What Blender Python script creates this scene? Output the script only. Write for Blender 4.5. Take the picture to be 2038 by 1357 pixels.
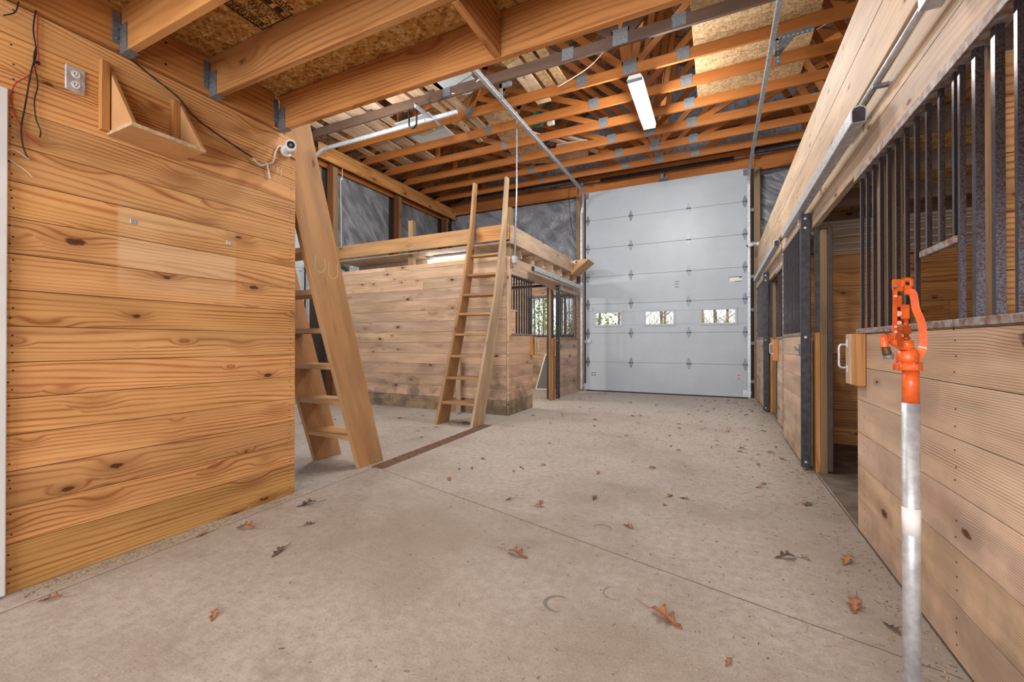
import bpy, math, random
from mathutils import Vector, Matrix
R=random.Random(7)
S=bpy.context.scene
for o in list(bpy.data.objects): bpy.data.objects.remove(o)
COL=S.collection

# ---------------------------------------------------------------- camera
cd=bpy.data.cameras.new('camera'); cam=bpy.data.objects.new('camera',cd); COL.objects.link(cam)
cd.sensor_width=36; cd.lens=849/2038*36; cd.clip_start=.05; cd.clip_end=300
YAW,PITCH=.4499,.0048
cam.location=(0,0,1.1); cam.rotation_euler=(math.pi/2+PITCH,0,YAW)
S.camera=cam
# ---------------------------------------------------------------- world, lights, exposure
w=bpy.data.worlds.new('world'); S.world=w; w.use_nodes=True
bg=w.node_tree.nodes['Background']; bg.inputs[0].default_value=(.88,.93,1,1); bg.inputs[1].default_value=1.3
S.view_settings.view_transform='Standard'; S.view_settings.look='None'
S.view_settings.exposure=0.66; S.view_settings.gamma=1
def area(name,loc,target,sx,sy,power,col=(1,1,1),spread=math.pi):
    l=bpy.data.lights.new(name,'AREA'); l.shape='RECTANGLE'; l.size=sx; l.size_y=sy; l.energy=power; l.color=col; l.spread=spread
    o=bpy.data.objects.new(name,l); COL.objects.link(o); o.location=loc
    o.rotation_euler=(Vector(target)-Vector(loc)).to_track_quat('-Z','Y').to_euler(); return o
def point(name,loc,power,col=(1,1,1),r=.05):
    l=bpy.data.lights.new(name,'POINT'); l.energy=power; l.color=col; l.shadow_soft_size=r
    o=bpy.data.objects.new(name,l); COL.objects.link(o); o.location=loc; return o
area('open_end_fill',(-1.0,-3.9,1.6),(-1.0,6,2.2),3.3,2.6,155,(.95,.97,1))  # added fill from behind the camera, as daylight through an open barn end
for yy in (5.7,6.1,6.5): point('aisle_tube_light',(-.92,yy,4.30),46,(1,.97,.92),.06)
for yy in (2.9,3.5): point('front_aisle_fill',(-1.5,yy,4.2),52,(1,.97,.93),.10)  # added out-of-view lamps to light truss faces and garage door; no tube here
for yy in (3.5,4.3): point('bay_fill',(-4.6,yy,4.0),55,(1,.97,.92),.10)  # unseen lamps added to light the left bay, without any fixture
area('loft_fill',(-1.0,.3,2.55),(-1.0,.3,0),.9,.9,5,(1,.95,.88))  # small added fill under the near loft, no tube modelled
for p_,e_ in (((-.75,5.49,5.5),9),((-.75,7.97,5.6),11),((-4.2,6.11,5.3),9),((1.6,7.35,5.3),7)): point('truss_space_fill',p_,e_,(1,.97,.92),.35)  # added unseen fill among the trusses to lift gable and webs
point('camera_side_lamp',(-1.15,-.25,1.75),13,(1,.98,.96),.07)
point('stall_bulb_light',(-4.9,7.2,2.3),85,(1,.95,.86),.08)
point('near_stall_light',(2.6,3.8,2.1),6,(1,.90,.75),.2)
point('far_stall_light',(2.6,7.6,2.1),6,(1,.90,.75),.2)

# ---------------------------------------------------------------- materials
def newmat(name):
    m=bpy.data.materials.new(name); m.use_nodes=True
    return m,m.node_tree,m.node_tree.nodes['Principled BSDF']
class G:
    "tiny node-graph helper"
    def __init__(s,nt): s.nt=nt
    def n(s,t,**k):
        x=s.nt.nodes.new(t)
        for a,b in k.items(): setattr(x,a,b)
        return x
    def lk(s,a,b): s.nt.links.new(a,b)
    def setin(s,sock,v):
        if hasattr(v,'is_linked') or isinstance(v,bpy.types.NodeSocket): s.lk(v,sock)
        else: sock.default_value=v
    def m(s,op,a,b=0,c=None,clamp=False):
        x=s.n('ShaderNodeMath',operation=op,use_clamp=clamp); s.setin(x.inputs[0],a); s.setin(x.inputs[1],b)
        if c is not None: s.setin(x.inputs[2],c)
        return x.outputs[0]
    def comb(s,x,y,z=0):
        c=s.n('ShaderNodeCombineXYZ'); s.setin(c.inputs[0],x); s.setin(c.inputs[1],y); s.setin(c.inputs[2],z); return c.outputs[0]
    def sep(s,v):
        c=s.n('ShaderNodeSeparateXYZ'); s.lk(v,c.inputs[0]); return c.outputs
    def noise(s,v,scale=1,detail=2,rough=.5,col=False,dist=0):
        x=s.n('ShaderNodeTexNoise'); s.lk(v,x.inputs['Vector']); x.inputs['Scale'].default_value=scale
        x.inputs['Detail'].default_value=detail; x.inputs['Roughness'].default_value=rough; x.inputs['Distortion'].default_value=dist
        return x.outputs['Color' if col else 'Fac']
    def vor(s,v,scale=1,feature='F1',rand=1):
        x=s.n('ShaderNodeTexVoronoi',feature=feature); s.lk(v,x.inputs['Vector']); x.inputs['Scale'].default_value=scale
        x.inputs['Randomness'].default_value=rand; return x
    def smooth(s,v,a,b,lo=0.,hi=1.):
        x=s.n('ShaderNodeMapRange',interpolation_type='SMOOTHSTEP'); s.setin(x.inputs[0],v)
        x.inputs[1].default_value=a; x.inputs[2].default_value=b; x.inputs[3].default_value=lo; x.inputs[4].default_value=hi
        return x.outputs[0]
    def mix(s,f,a,b,bt='MIX'):
        x=s.n('ShaderNodeMix',data_type='RGBA',blend_type=bt); s.setin(x.inputs[0],f)
        for i,c in ((6,a),(7,b)):
            if isinstance(c,tuple): x.inputs[i].default_value=(*c,1)[:4]
            else: s.lk(c,x.inputs[i])
        return x.outputs[2]
    def bump(s,h,strength,dist,bsdf):
        b=s.n('ShaderNodeBump'); s.lk(h,b.inputs['Height']); b.inputs['Strength'].default_value=strength; b.inputs['Distance'].default_value=dist
        s.lk(b.outputs[0],bsdf.inputs['Normal'])
def wood(name,light,dark,knots=.5,ring=330,ringamt=.7,weather=None,wamt=.0,rough=.62,spec=.35,patch=None,kscale=1.0,dirt=0):
    m,nt,b=newmat(name); g=G(nt)
    uv=g.n('ShaderNodeUVMap',uv_map='UV').outputs[0]; u,v,_=g.sep(uv)
    n1=g.noise(g.comb(g.m('MULTIPLY',u,.55),g.m('MULTIPLY',v,4.2)),1,1.5,.4)
    kv=g.vor(g.comb(g.m('MULTIPLY',u,2.1*kscale),g.m('MULTIPLY',v,5.0*kscale)),1)
    d=kv.outputs['Distance']; kc=g.sep(kv.outputs['Color'])
    gate=g.m('LESS_THAN',kc[0],knots)
    rad=g.m('MULTIPLY_ADD',kc[1],.10,.045)
    rel=g.m('DIVIDE',d,rad)
    relx=g.m('ADD',rel,g.m('MULTIPLY_ADD',g.noise(g.comb(g.m('MULTIPLY',u,40),g.m('MULTIPLY',v,60)),1,2),.9,-.45))
    core=g.m('MULTIPLY',gate,g.smooth(relx,.75,1.15,1,0))
    halo=g.m('MULTIPLY',gate,g.smooth(rel,.6,4.2,1,0))
    ph=g.m('ADD',g.m('ADD',g.m('MULTIPLY',v,ring),g.m('MULTIPLY',n1,55)),g.m('MULTIPLY',halo,9))
    ph=g.m('ADD',ph,g.m('MULTIPLY',g.noise(g.comb(g.m('MULTIPLY',u,5),g.m('MULTIPLY',v,30)),1,2),1.6))
    r=g.m('MULTIPLY_ADD',g.m('SINE',ph),.5,.5); r=g.m('POWER',r,3.2)
    rv=g.smooth(g.noise(g.comb(g.m('MULTIPLY',u,1.3),g.m('MULTIPLY',v,9)),1,2),.35,.65,.35,1)
    r=g.m('MULTIPLY',g.m('MULTIPLY',r,rv),ringamt)
    fib=g.noise(g.comb(g.m('MULTIPLY',u,9),g.m('MULTIPLY',v,420)),1,2,.6)
    c=g.mix(r,light,dark)
    c=g.mix(g.m('MULTIPLY',halo,.5),c,tuple(x*.8 for x in dark))
    big=g.noise(g.comb(g.m('MULTIPLY',u,1.1),g.m('MULTIPLY',v,7)),1,3)
    c=g.mix(1,c,g.mix(g.smooth(big,.3,.7),(.80,.76,.72),(1.10,1.09,1.08)),'MULTIPLY')
    if weather:
        wn=g.noise(g.comb(g.m('MULTIPLY',u,1.6),g.m('MULTIPLY',v,13)),1,4,.6)
        c=g.mix(g.m('MULTIPLY',g.smooth(wn,.42,.68),wamt),c,weather)
    if patch:   # paler wood where something used to hang (y0,y1,z0,z1)
        P=g.n('ShaderNodeNewGeometry').outputs['Position']; px,py,pz=g.sep(P)
        k=None
        for val,a,e in ((py,patch[0],.012),(py,patch[1],-.012),(pz,patch[2],.07),(pz,patch[3],-.07)):
            q=g.smooth(val,a-abs(e),a+abs(e),*((0,1) if e>0 else (1,0))); k=q if k is None else g.m('MULTIPLY',k,q)
        k=g.m('MULTIPLY',k,g.smooth(big,.3,.65,.0,.6))
        c=g.mix(k,c,(.78,.56,.33))
    if dirt:    # splashed grime low on the boards
        P=g.n('ShaderNodeNewGeometry').outputs['Position']; px,py,pz=g.sep(P)
        dn=g.noise(P,3.0,4,.65)
        k=g.m('MULTIPLY',g.smooth(g.m('ADD',pz,g.m('MULTIPLY_ADD',dn,-1.3,.65)),.05,.85,dirt,0),g.smooth(dn,.40,.62))
        c=g.mix(k,c,(.16,.135,.11))
    c=g.mix(1,c,g.mix(fib,(.84,.83,.82),(1.12,1.12,1.12)),'MULTIPLY')
    kcol=g.mix(g.noise(g.comb(g.m('MULTIPLY',u,60),g.m('MULTIPLY',v,60)),1,2),(.16,.05,.018),(.02,.008,.004))
    c=g.mix(g.m('MULTIPLY',core,.97),c,kcol)
    at=g.n('ShaderNodeVertexColor',layer_name='tint').outputs[0]
    c=g.mix(1,c,at,'MULTIPLY')
    g.lk(c,b.inputs['Base Color']); b.inputs['Roughness'].default_value=rough; b.inputs['Specular IOR Level'].default_value=spec
    g.bump(g.m('ADD',g.m('MULTIPLY',r,-.5),g.m('MULTIPLY',fib,.6)),.25,.002,b)
    return m
def plain(name,col,rough=.5,metal=0.,spec=.5,noise=.0,nscale=8,col2=None,bump=0,coat=0):
    m,nt,b=newmat(name); g=G(nt)
    b.inputs['Roughness'].default_value=rough; b.inputs['Metallic'].default_value=metal; b.inputs['Specular IOR Level'].default_value=spec
    b.inputs['Coat Weight'].default_value=coat
    if noise or col2 or bump:
        p=g.n('ShaderNodeTexCoord').outputs['Object']; n=g.noise(p,nscale,4,.6)
        c2=col2 or tuple(x*(1-noise) for x in col)
        g.lk(g.mix(g.smooth(n,.35,.65),col,c2),b.inputs['Base Color'])
        if bump: g.bump(n,bump,.01,b)
    else: b.inputs['Base Color'].default_value=(*col,1)
    return m
def emis(name,col,st):
    m,nt,b=newmat(name); b.inputs['Emission Color'].default_value=(*col,1); b.inputs['Emission Strength'].default_value=st
    b.inputs['Base Color'].default_value=(*col,1); return m
M={}
M['pine']=wood('pine',(.70,.38,.15),(.36,.115,.028),knots=.85,ring=260,ringamt=.95,kscale=1.5,patch=(1.10,1.70,1.40,1.82))
M['fir']=wood('fir',(.65,.485,.36),(.31,.18,.115),knots=.4,ring=720,ringamt=1.0,weather=(.40,.33,.27),wamt=.35,dirt=.35)
M['penpine']=wood('pen_pine',(.74,.52,.36),(.44,.23,.13),knots=.75,kscale=1.5,ring=330,ringamt=.8,weather=(.30,.24,.19),wamt=.3,dirt=.75)
M['joist']=wood('joist_wood',(.58,.28,.095),(.32,.105,.025),knots=.5,ring=150,ringamt=.75)
M['truss']=wood('truss_wood',(.43,.155,.035),(.24,.07,.013),knots=.2,ring=300,ringamt=.5,kscale=1.4)
M['dtruss']=wood('shaded_truss_wood',(.115,.072,.055),(.06,.036,.027),knots=.2,ring=300,ringamt=.4)  # dimmer light on the near trusses put into a darker copy of the wood
M['pale']=wood('pale_lumber',(.66,.49,.345),(.44,.28,.17),knots=.6,ring=240,ringamt=.6,weather=(.36,.32,.28),wamt=.5,kscale=2.3)
M['greypine']=wood('greyed_lumber',(.56,.40,.26),(.30,.17,.09),knots=.3,ring=300,ringamt=.5,weather=(.26,.22,.19),wamt=.5,kscale=1.3)
M['treated']=wood('treated_post_wood',(.31,.20,.105),(.19,.10,.05),knots=.35,ring=340,ringamt=.5,weather=(.22,.20,.11),wamt=.4)
M['ladder']=wood('ladder_wood',(.52,.29,.135),(.33,.145,.05),knots=.30,ring=330,ringamt=.6,weather=(.27,.20,.13),wamt=.35,kscale=1.5)
M['plywood']=plain('plywood',(.62,.34,.15),.55,noise=.14,nscale=6)
M['ply_edge']=plain('plywood_edge',(.66,.47,.29),.7,noise=.35,nscale=60)
M['steel']=plain('galvanised_steel',(.64,.68,.73),.45,.55,noise=.28,nscale=26)
M['steeldull']=plain('dull_zinc_plate',(.23,.245,.27),.6,.35,noise=.35,nscale=45)
M['dark_steel']=plain('black_painted_steel',(.028,.028,.034),.45,.3,noise=.4,nscale=20,col2=(.055,.05,.055))
M['rust_bar']=plain('rusting_steel_bar',(.105,.105,.125),.24,.8,nscale=190,col2=(.07,.032,.024),bump=.04)
M['rust_cap']=plain('worn_steel_cap',(.36,.34,.33),.6,.3,nscale=30,col2=(.19,.105,.075),bump=.1)
M['rust_iron']=plain('rusty_iron',(.16,.082,.05),.85,.2,nscale=30,col2=(.26,.155,.105),bump=.3)
M['channel']=plain('grimy_steel_channel',(.10,.065,.055),.6,.3,nscale=18,col2=(.06,.05,.055),bump=.1)
M['hinge']=plain('door_hinge_zinc',(.22,.245,.27),.42,.5,noise=.25,nscale=40)
M['nail']=plain('nail_heads',(.03,.035,.045),.5,.6)
M['white_metal']=plain('white_enamel',(.72,.73,.74),.4,noise=.05)
M['white_plastic']=plain('white_plastic',(.74,.74,.73),.4)
M['door_white']=plain('embossed_white_door_steel',(.44,.485,.54),.42,0,.5,noise=.06,nscale=2.2)
M['black']=plain('black_rubber',(.012,.012,.014),.5)
M['glass_black']=plain('lens_black',(.01,.01,.012),.08,spec=.8)
M['orange']=plain('orange_enamel',(.78,.14,.025),.36,0,.5,nscale=26,col2=(.62,.085,.015),coat=.15,bump=.05)
M['brown_stud']=plain('brown_bronze_stud',(.13,.065,.035),.5,.5)
M['red_wire']=plain('red_wire_jacket',(.45,.035,.03),.4)
M['tape']=plain('frosted_tape',(.78,.79,.80),.6)
M['panelwhite']=plain('pale_panel_sheet',(.55,.62,.64),.6,noise=.1)
M['insul']=plain('yellow_foam_scrap',(.52,.36,.09),.9,noise=.4,nscale=30,bump=.3)
M['teal']=plain('teal_hose',(.0,.19,.17),.35)
M['backdark']=plain('dark_cavity_board',(.05,.038,.03),.9)
M['leaf']=plain('dry_leaf',(.33,.165,.085),.8,nscale=30,col2=(.17,.085,.045),bump=.2)
M['leafo']=plain('orange_dry_leaf',(.40,.17,.08),.75,nscale=45,col2=(.20,.085,.045),bump=.2)
M['leafd']=plain('dark_dry_leaf',(.13,.085,.06),.85,nscale=30,col2=(.07,.045,.035),bump=.2)
M['crumb']=plain('bark_crumbs',(.12,.085,.06),.9,nscale=9,col2=(.30,.22,.15))
M['straw']=plain('straw',(.50,.36,.18),.7)
M['tube']=emis('glowing_tube',(1,.98,.95),14)
M['bulb']=emis('glowing_bulb',(1,.97,.90),30)
M['grass']=plain('winter_grass',(.30,.27,.15),.9,nscale=1.5,col2=(.42,.38,.26))
M['bark']=plain('bare_bark',(.20,.16,.13),.9,noise=.4)
M['green']=plain('evergreen_leaves',(.16,.25,.05),.8,nscale=6,col2=(.35,.38,.08))
M['mesh']=plain('window_screen_mesh',(.16,.145,.13),.8)
M['stall_dirt']=plain('packed_stall_dirt',(.17,.135,.105),.95,nscale=5,col2=(.09,.07,.055),bump=.6)
# oriented strand board
def osb(name,base,dark,lite,sc=1.):
    m,nt,b=newmat(name); g=G(nt); P=g.n('ShaderNodeTexCoord').outputs['Object']; x,y,z=g.sep(P)
    dn=g.noise(P,6*sc,2,.5,col=True); dx,dy,_=g.sep(dn)
    cs=[]
    for a,o in ((.25,0),(1.35,7),(2.5,13)):
        ca,sa=math.cos(a),math.sin(a)
        xx=g.m('ADD',x,g.m('MULTIPLY',dx,.05)); yy=g.m('ADD',y,g.m('MULTIPLY',dy,.05))
        p=g.m('ADD',g.m('MULTIPLY',xx,ca),g.m('MULTIPLY',yy,sa)); q=g.m('SUBTRACT',g.m('MULTIPLY',yy,ca),g.m('MULTIPLY',xx,sa))
        vv=g.vor(g.comb(g.m('MULTIPLY',p,17*sc),g.m('MULTIPLY',q,75*sc),o),1); cs.append(g.sep(vv.outputs['Color'])[0])
    t=g.m('MULTIPLY',g.m('ADD',g.m('ADD',cs[0],cs[1]),cs[2]),.3333)
    c=g.mix(g.smooth(t,.22,.52),dark,base); c=g.mix(g.smooth(t,.60,.80),c,lite)
    c=g.mix(1,c,g.mix(g.noise(P,1.4,3),(.8,.78,.75),(1.15,1.15,1.15)),'MULTIPLY')
    g.lk(c,b.inputs['Base Color']); b.inputs['Roughness'].default_value=.75; g.bump(t,.3,.004,b); return m
M['osb']=osb('strand_board',(.55,.32,.09),(.29,.12,.022),(.72,.56,.30))
M['osbpale']=osb('pale_strand_board',(.50,.34,.18),(.29,.16,.07),(.62,.47,.29),1.1)
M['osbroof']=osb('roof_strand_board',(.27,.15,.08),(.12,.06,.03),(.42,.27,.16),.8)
# concrete with saw cuts
def concrete():
    m,nt,b=newmat('broom_finished_concrete'); g=G(nt); P=g.n('ShaderNodeTexCoord').outputs['Object']; x,y,z=g.sep(P)
    a=g.noise(P,.7,4,.6); f=g.noise(P,110,3,.75); s=g.noise(P,22,4,.65)
    c=g.mix(g.smooth(a,.33,.66),(.315,.270,.224),(.37,.332,.292))
    c=g.mix(g.smooth(g.m('ADD',a,g.m('MULTIPLY',y,.04)),.4,.8),c,(.54,.50,.465))  # clean patches; paler toward the far door, its brightness put into the colour
    c=g.mix(g.m('MULTIPLY',g.smooth(s,.30,.70),.55),c,tuple(.72*k for k in (.40,.34,.29)))
    c=g.mix(g.m('MULTIPLY',g.smooth(f,.56,.70),.75),c,(.12,.10,.08))
    c=g.mix(g.m('MULTIPLY',g.smooth(f,.44,.28),.5),c,(.66,.62,.57))
    br=g.noise(g.comb(g.m('MULTIPLY',x,5),g.m('MULTIPLY',y,60)),1,3)
    c=g.mix(g.m('MULTIPLY',br,.15),c,(.22,.18,.15))
    bl=g.noise(P,1.7,5,.7); c=g.mix(g.m('MULTIPLY',g.smooth(bl,.55,.75),.45),c,(.20,.165,.135))
    # wear next to the right-hand stalls
    c=g.mix(g.m('MULTIPLY',g.smooth(g.m('ADD',x,g.m('MULTIPLY',a,.8)),.65,1.15),.5),c,(.215,.18,.15))
    wob=g.m('MULTIPLY_ADD',g.noise(P,30,3),.010,-.005)
    h=None
    for (x0,y0),(x1,y1),wd,rng in (((-2.64,2.86),(.74,1.90),.0032,(0,-2.64,.72)),((-2.70,2.1),(-2.62,.4),.0035,(1,-3,2.86)),((-2.75,5),(-2.79,9),.004,(1,5.0,9.6)),((-2.8,5.12),(.7,5.02),.004,(0,-2.8,.7)),((.752,-2),(.735,9),.005,(1,-3,9.6))):
        dx,dy=x1-x0,y1-y0; L=math.hypot(dx,dy); nx,ny=-dy/L,dx/L; cc=-(nx*x0+ny*y0)
        dist=g.m('ABSOLUTE',g.m('ADD',g.m('ADD',g.m('ADD',g.m('MULTIPLY',x,nx),g.m('MULTIPLY',y,ny)),cc),wob))
        k=g.smooth(dist,wd*.5,wd*1.5,1,0); co=(x,y)[rng[0]]
        k=g.m('MULTIPLY',k,g.m('MULTIPLY',g.m('GREATER_THAN',co,rng[1]),g.m('LESS_THAN',co,rng[2])))
        h=k if h is None else g.m('MAXIMUM',h,k)
    c=g.mix(g.m('MULTIPLY',h,.85),c,(.10,.065,.045))
    g.lk(c,b.inputs['Base Color']); b.inputs['Roughness'].default_value=.7; b.inputs['Specular IOR Level'].default_value=.35
    g.bump(g.m('ADD',g.m('ADD',g.m('MULTIPLY',f,.5),br),g.m('MULTIPLY',h,-4)),.25,.003,b); return m
M['concrete']=concrete()
# grey vapour-barrier plastic over insulation
def plastic():
    m,nt,b=newmat('grey_vapour_plastic'); g=G(nt); P=g.n('ShaderNodeTexCoord').outputs['Object']; x,y,z=g.sep(P)
    h=g.m('ADD',x,y); d=g.noise(P,2.2,3,.6,dist=1.2); f=g.noise(g.comb(g.m('MULTIPLY',g.m('ADD',h,z),2.6),g.m('MULTIPLY',g.m('SUBTRACT',h,z),.9)),1,2.5,.45,dist=1.1)
    k=g.noise(P,55,3,.6)
    c=g.mix(g.smooth(f,.35,.65),(.15,.16,.19),(.27,.285,.32)); c=g.mix(g.m('MULTIPLY',g.smooth(d,.55,.7),.35),c,(.16,.145,.12))
    c=g.mix(1,c,g.mix(k,(.75,.75,.75),(1.2,1.2,1.2)),'MULTIPLY')
    g.lk(c,b.inputs['Base Color']); b.inputs['Roughness'].default_value=.33; b.inputs['Specular IOR Level'].default_value=.6
    g.bump(g.m('ADD',g.m('ADD',g.m('MULTIPLY',f,2),d),g.m('MULTIPLY',k,.07)),.6,.05,b); return m
M['plastic']=plastic()
M['gable']=plain('blue_grey_wall_steel',(.42,.50,.63),.5,.0,noise=.35,nscale=12)
def glass():
    m,nt,b=newmat('window_pane'); b.inputs['Base Color'].default_value=(.9,.93,.95,1); b.inputs['Roughness'].default_value=.02
    b.inputs['Transmission Weight'].default_value=1; b.inputs['IOR'].default_value=1.05; return m
M['glass']=glass()

# ---------------------------------------------------------------- mesh builder
class MB:
    def __init__(s): s.v=[];s.f=[];s.uv=[];s.t=[];s.mi=[];s.sm=[]
    def face(s,idx,uvs,t,mi=0,sm=False): s.f.append(idx); s.uv.append(uvs); s.t.append(t); s.mi.append(mi); s.sm.append(sm)
    def hexa(s,c,t=None,mi=0,L=None):
        "8 corners: index = ix+2*iy+4*iz ; UV runs along longest axis"
        b=len(s.v); s.v+= [Vector(q) for q in c]
        ax=[(Vector(c[1])-Vector(c[0])),(Vector(c[2])-Vector(c[0])),(Vector(c[4])-Vector(c[0]))]
        ln=[a.length for a in ax]
        if L is None: L=ln.index(max(ln))
        d=[a.normalized() if a.length>0 else Vector((0,0,1)) for a in ax]
        o=Vector(c[0]); ou,ov=R.uniform(0,60),R.uniform(0,60)
        if t is None: k=R.uniform(.84,1.10); t=(k*R.uniform(.97,1.03),k,k*R.uniform(.93,1.06),1)
        for q in ((0,2,3,1),(4,5,7,6),(0,1,5,4),(2,6,7,3),(0,4,6,2),(1,3,7,5)):
            P=[Vector(c[i]) for i in q]; nrm=(P[1]-P[0]).cross(P[2]-P[0])
            na=max(range(3),key=lambda i:abs(nrm.dot(d[i])))
            rem=[i for i in range(3) if i!=na]
            if na==L: a1,a2=rem; 
            else: a1=L; a2=[i for i in rem if i!=L][0]
            s.face([b+i for i in q],[((p-o).dot(d[a1])+ou,(p-o).dot(d[a2])+ov+na*.37) for p in P],t,mi)
    def box(s,x0,x1,y0,y1,z0,z1,t=None,mi=0,L=None):
        s.hexa([(x,y,z) for z in (z0,z1) for y in (y0,y1) for x in (x0,x1)],t,mi,L); return s
    def beam(s,a,b,w,h,up=(0,0,1),t=None,mi=0):
        "board from a to b, centred; w across, h along up"
        a,b=Vector(a),Vector(b); d=(b-a).normalized(); up=Vector(up); sd=d.cross(up).normalized(); u=sd.cross(d).normalized()
        s.hexa([p+sd*(i*w/2)+u*(j*h/2) for j in (-1,1) for i in (-1,1) for p in (a,b)],t,mi,0); return s
    def prism(s,pts,ax,a0,a1,t=None,mi=0,uvdir=None):
        "polygon pts (two coords) extruded along axis ax"
        def mk(p,a):
            l=list(p); l.insert(ax,a); return Vector(l)
        b=len(s.v); n=len(pts); s.v+=[mk(p,a0) for p in pts]+[mk(p,a1) for p in pts]
        if t is None: k=R.uniform(.88,1.08); t=(k,k,k*R.uniform(.95,1.04),1)
        d=Vector(uvdir or (1,0)).normalized(); e=Vector((-d.y,d.x)); ou,ov=R.uniform(0,60),R.uniform(0,60)
        uvp=[(Vector(p).dot(d)+ou,Vector(p).dot(e)+ov) for p in pts]
        s.face(list(range(b,b+n)),uvp,t,mi); s.face([b+n+i for i in reversed(range(n))],[uvp[i] for i in reversed(range(n))],t,mi)
        for i in range(n):
            j=(i+1)%n; w_=abs(a1-a0); 
            s.face([b+i,b+n+i,b+n+j,b+j],[(uvp[i][0],uvp[i][1]),(uvp[i][0],uvp[i][1]+w_),(uvp[j][0],uvp[j][1]+w_),(uvp[j][0],uvp[j][1])],t,mi)
        return s
    def tube(s,pts,r,n=8,mi=0,cap=True,smooth=True,t=(1,1,1,1),closed=False):
        pts=[Vector(p) for p in pts]; rs=r if isinstance(r,(list,tuple)) else [r]*len(pts)
        b=len(s.v); prev=None
        for i,p in enumerate(pts):
            d=(pts[min(i+1,len(pts)-1)]-pts[max(i-1,0)])
            if d.length<1e-9: d=Vector((0,0,1))
            d.normalize()
            if prev is None: prev=d.orthogonal().normalized()
            e=(prev-d*prev.dot(d)).normalized(); prev=e; q=d.cross(e)
            for k in range(n):
                a=2*math.pi*(k+.5)/n; s.v.append(p+(e*math.cos(a)+q*math.sin(a))*rs[i])
        for i in range(len(pts)-1):
            for k in range(n):
                k2=(k+1)%n; s.face([b+i*n+k,b+i*n+k2,b+(i+1)*n+k2,b+(i+1)*n+k],[(0,k/n),(0,(k+1)/n),(1,(k+1)/n),(1,k/n)],t,mi,smooth)
        if cap:
            s.face([b+k for k in reversed(range(n))],[(0,0)]*n,t,mi); e=b+(len(pts)-1)*n; s.face([e+k for k in range(n)],[(0,0)]*n,t,mi)
        return s
    def cyl(s,a,b,r,n=16,mi=0,smooth=True): return s.tube([a,b],r,n,mi,True,smooth)
    def build(s,name,mats,parent=None,bevel=0,xf=None):
        me=bpy.data.meshes.new(name); off=Vector((0,0,0))
        if parent is not None: off=Vector(parent.get('_w',(0,0,0)))
        me.from_pydata([tuple(v-off) for v in s.v],[],s.f)
        me.uv_layers.new(name='UV'); me.color_attributes.new('tint','FLOAT_COLOR','CORNER')
        me.uv_layers['UV'].data.foreach_set('uv',[c for uvs in s.uv for q in uvs for c in q])
        me.color_attributes['tint'].data.foreach_set('color',[c for i,uvs in enumerate(s.uv) for q in uvs for c in s.t[i]])
        if not isinstance(mats,(list,tuple)): mats=[mats]
        for m in mats: me.materials.append(M[m] if isinstance(m,str) else m)
        me.polygons.foreach_set('material_index',s.mi); me.polygons.foreach_set('use_smooth',s.sm); me.update()
        o=bpy.data.objects.new(name,me); COL.objects.link(o); o['_w']=tuple(off)
        if parent is not None: o.parent=parent
        if bevel:
            md=o.modifiers.new('bevel','BEVEL'); md.width=bevel; md.segments=1; md.limit_method='ANGLE'
        return o
def tag(o,label=None,cat=None,group=None,kind=None):
    if label:o['label']=label
    if cat:o['category']=cat
    if group:o['group']=group
    if kind:o['kind']=kind
    return o
def thing(name,label,cat,loc=(0,0,0),group=None,kind=None):
    o=bpy.data.objects.new(name,None); COL.objects.link(o); o.location=loc; o['_w']=tuple(loc); o.empty_display_size=.1
    return tag(o,label,cat,group,kind)
def copy_tree(o,parent=None,loc=None):
    c=o.copy(); COL.objects.link(c); c.parent=parent
    if loc is not None: c.location=loc; 
    for ch in list(o.children): copy_tree(ch,c)
    return c
def smooth_pts(P,n=6):
    P=[Vector(p) for p in P]; out=[]
    for i in range(len(P)-1):
        p0=P[max(i-1,0)];p1=P[i];p2=P[i+1];p3=P[min(i+2,len(P)-1)]
        for k in range(n):
            t=k/n; out.append(.5*((2*p1)+(p2-p0)*t+(2*p0-5*p1+4*p2-p3)*t*t+(3*p1-p0-3*p2+p3)*t**3))
    out.append(P[-1]); return out
ORD=['first','second','third','fourth','fifth','sixth','seventh','eighth','ninth','tenth','eleventh','twelfth','thirteenth','fourteenth']
def planks(mb,run,a0,a1,z0,z1,p0,p1,h=.178,gap=.003,joints=0,nails=(),face=None,mi_nail=1,skirt=None,tints=None,first=None):
    "horizontal boards running along 'X' or 'Y' between a0..a1, stacked z0..z1, thickness p0..p1; nails on plane face"
    z=z0; row=0
    while z<z1-.005:
        hh=first if (first and row==0) else h
        zt=min(z+hh,z1); cuts=[a0,a1]
        if joints and R.random()<joints: cuts=[a0,a0+(a1-a0)*R.uniform(.3,.7),a1]
        for c0,c1 in zip(cuts,cuts[1:]):
            t=None
            if skirt and row==0: t=skirt
            A,B=c0+(.001 if c0!=a0 else 0),c1-(.001 if c1!=a1 else 0)
            if run=='Y': mb.box(p0,p1,A,B,z+gap/2,zt-gap/2,t=t,L=1)
            else: mb.box(A,B,p0,p1,z+gap/2,zt-gap/2,t=t,L=0)
        for nx in nails:
            for f in (.22,.5,.78):
                if R.random()<.12: continue
                c=nx+R.uniform(-.008,.008); zz=z+(zt-z)*f+R.uniform(-.008,.008); q=.0032; e=.0012
                if run=='Y':
                    s_=sorted((face,face+(e if face>=max(p0,p1)-1e-6 else -e))); mb.box(s_[0],s_[1],c-q,c+q,zz-q,zz+q,t=(1,1,1,1),mi=mi_nail)
                else:
                    s_=sorted((face,face+(e if face>=max(p0,p1)-1e-6 else -e))); mb.box(c-q,c+q,s_[0],s_[1],zz-q,zz+q,t=(1,1,1,1),mi=mi_nail)
        z=zt; row+=1
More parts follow.
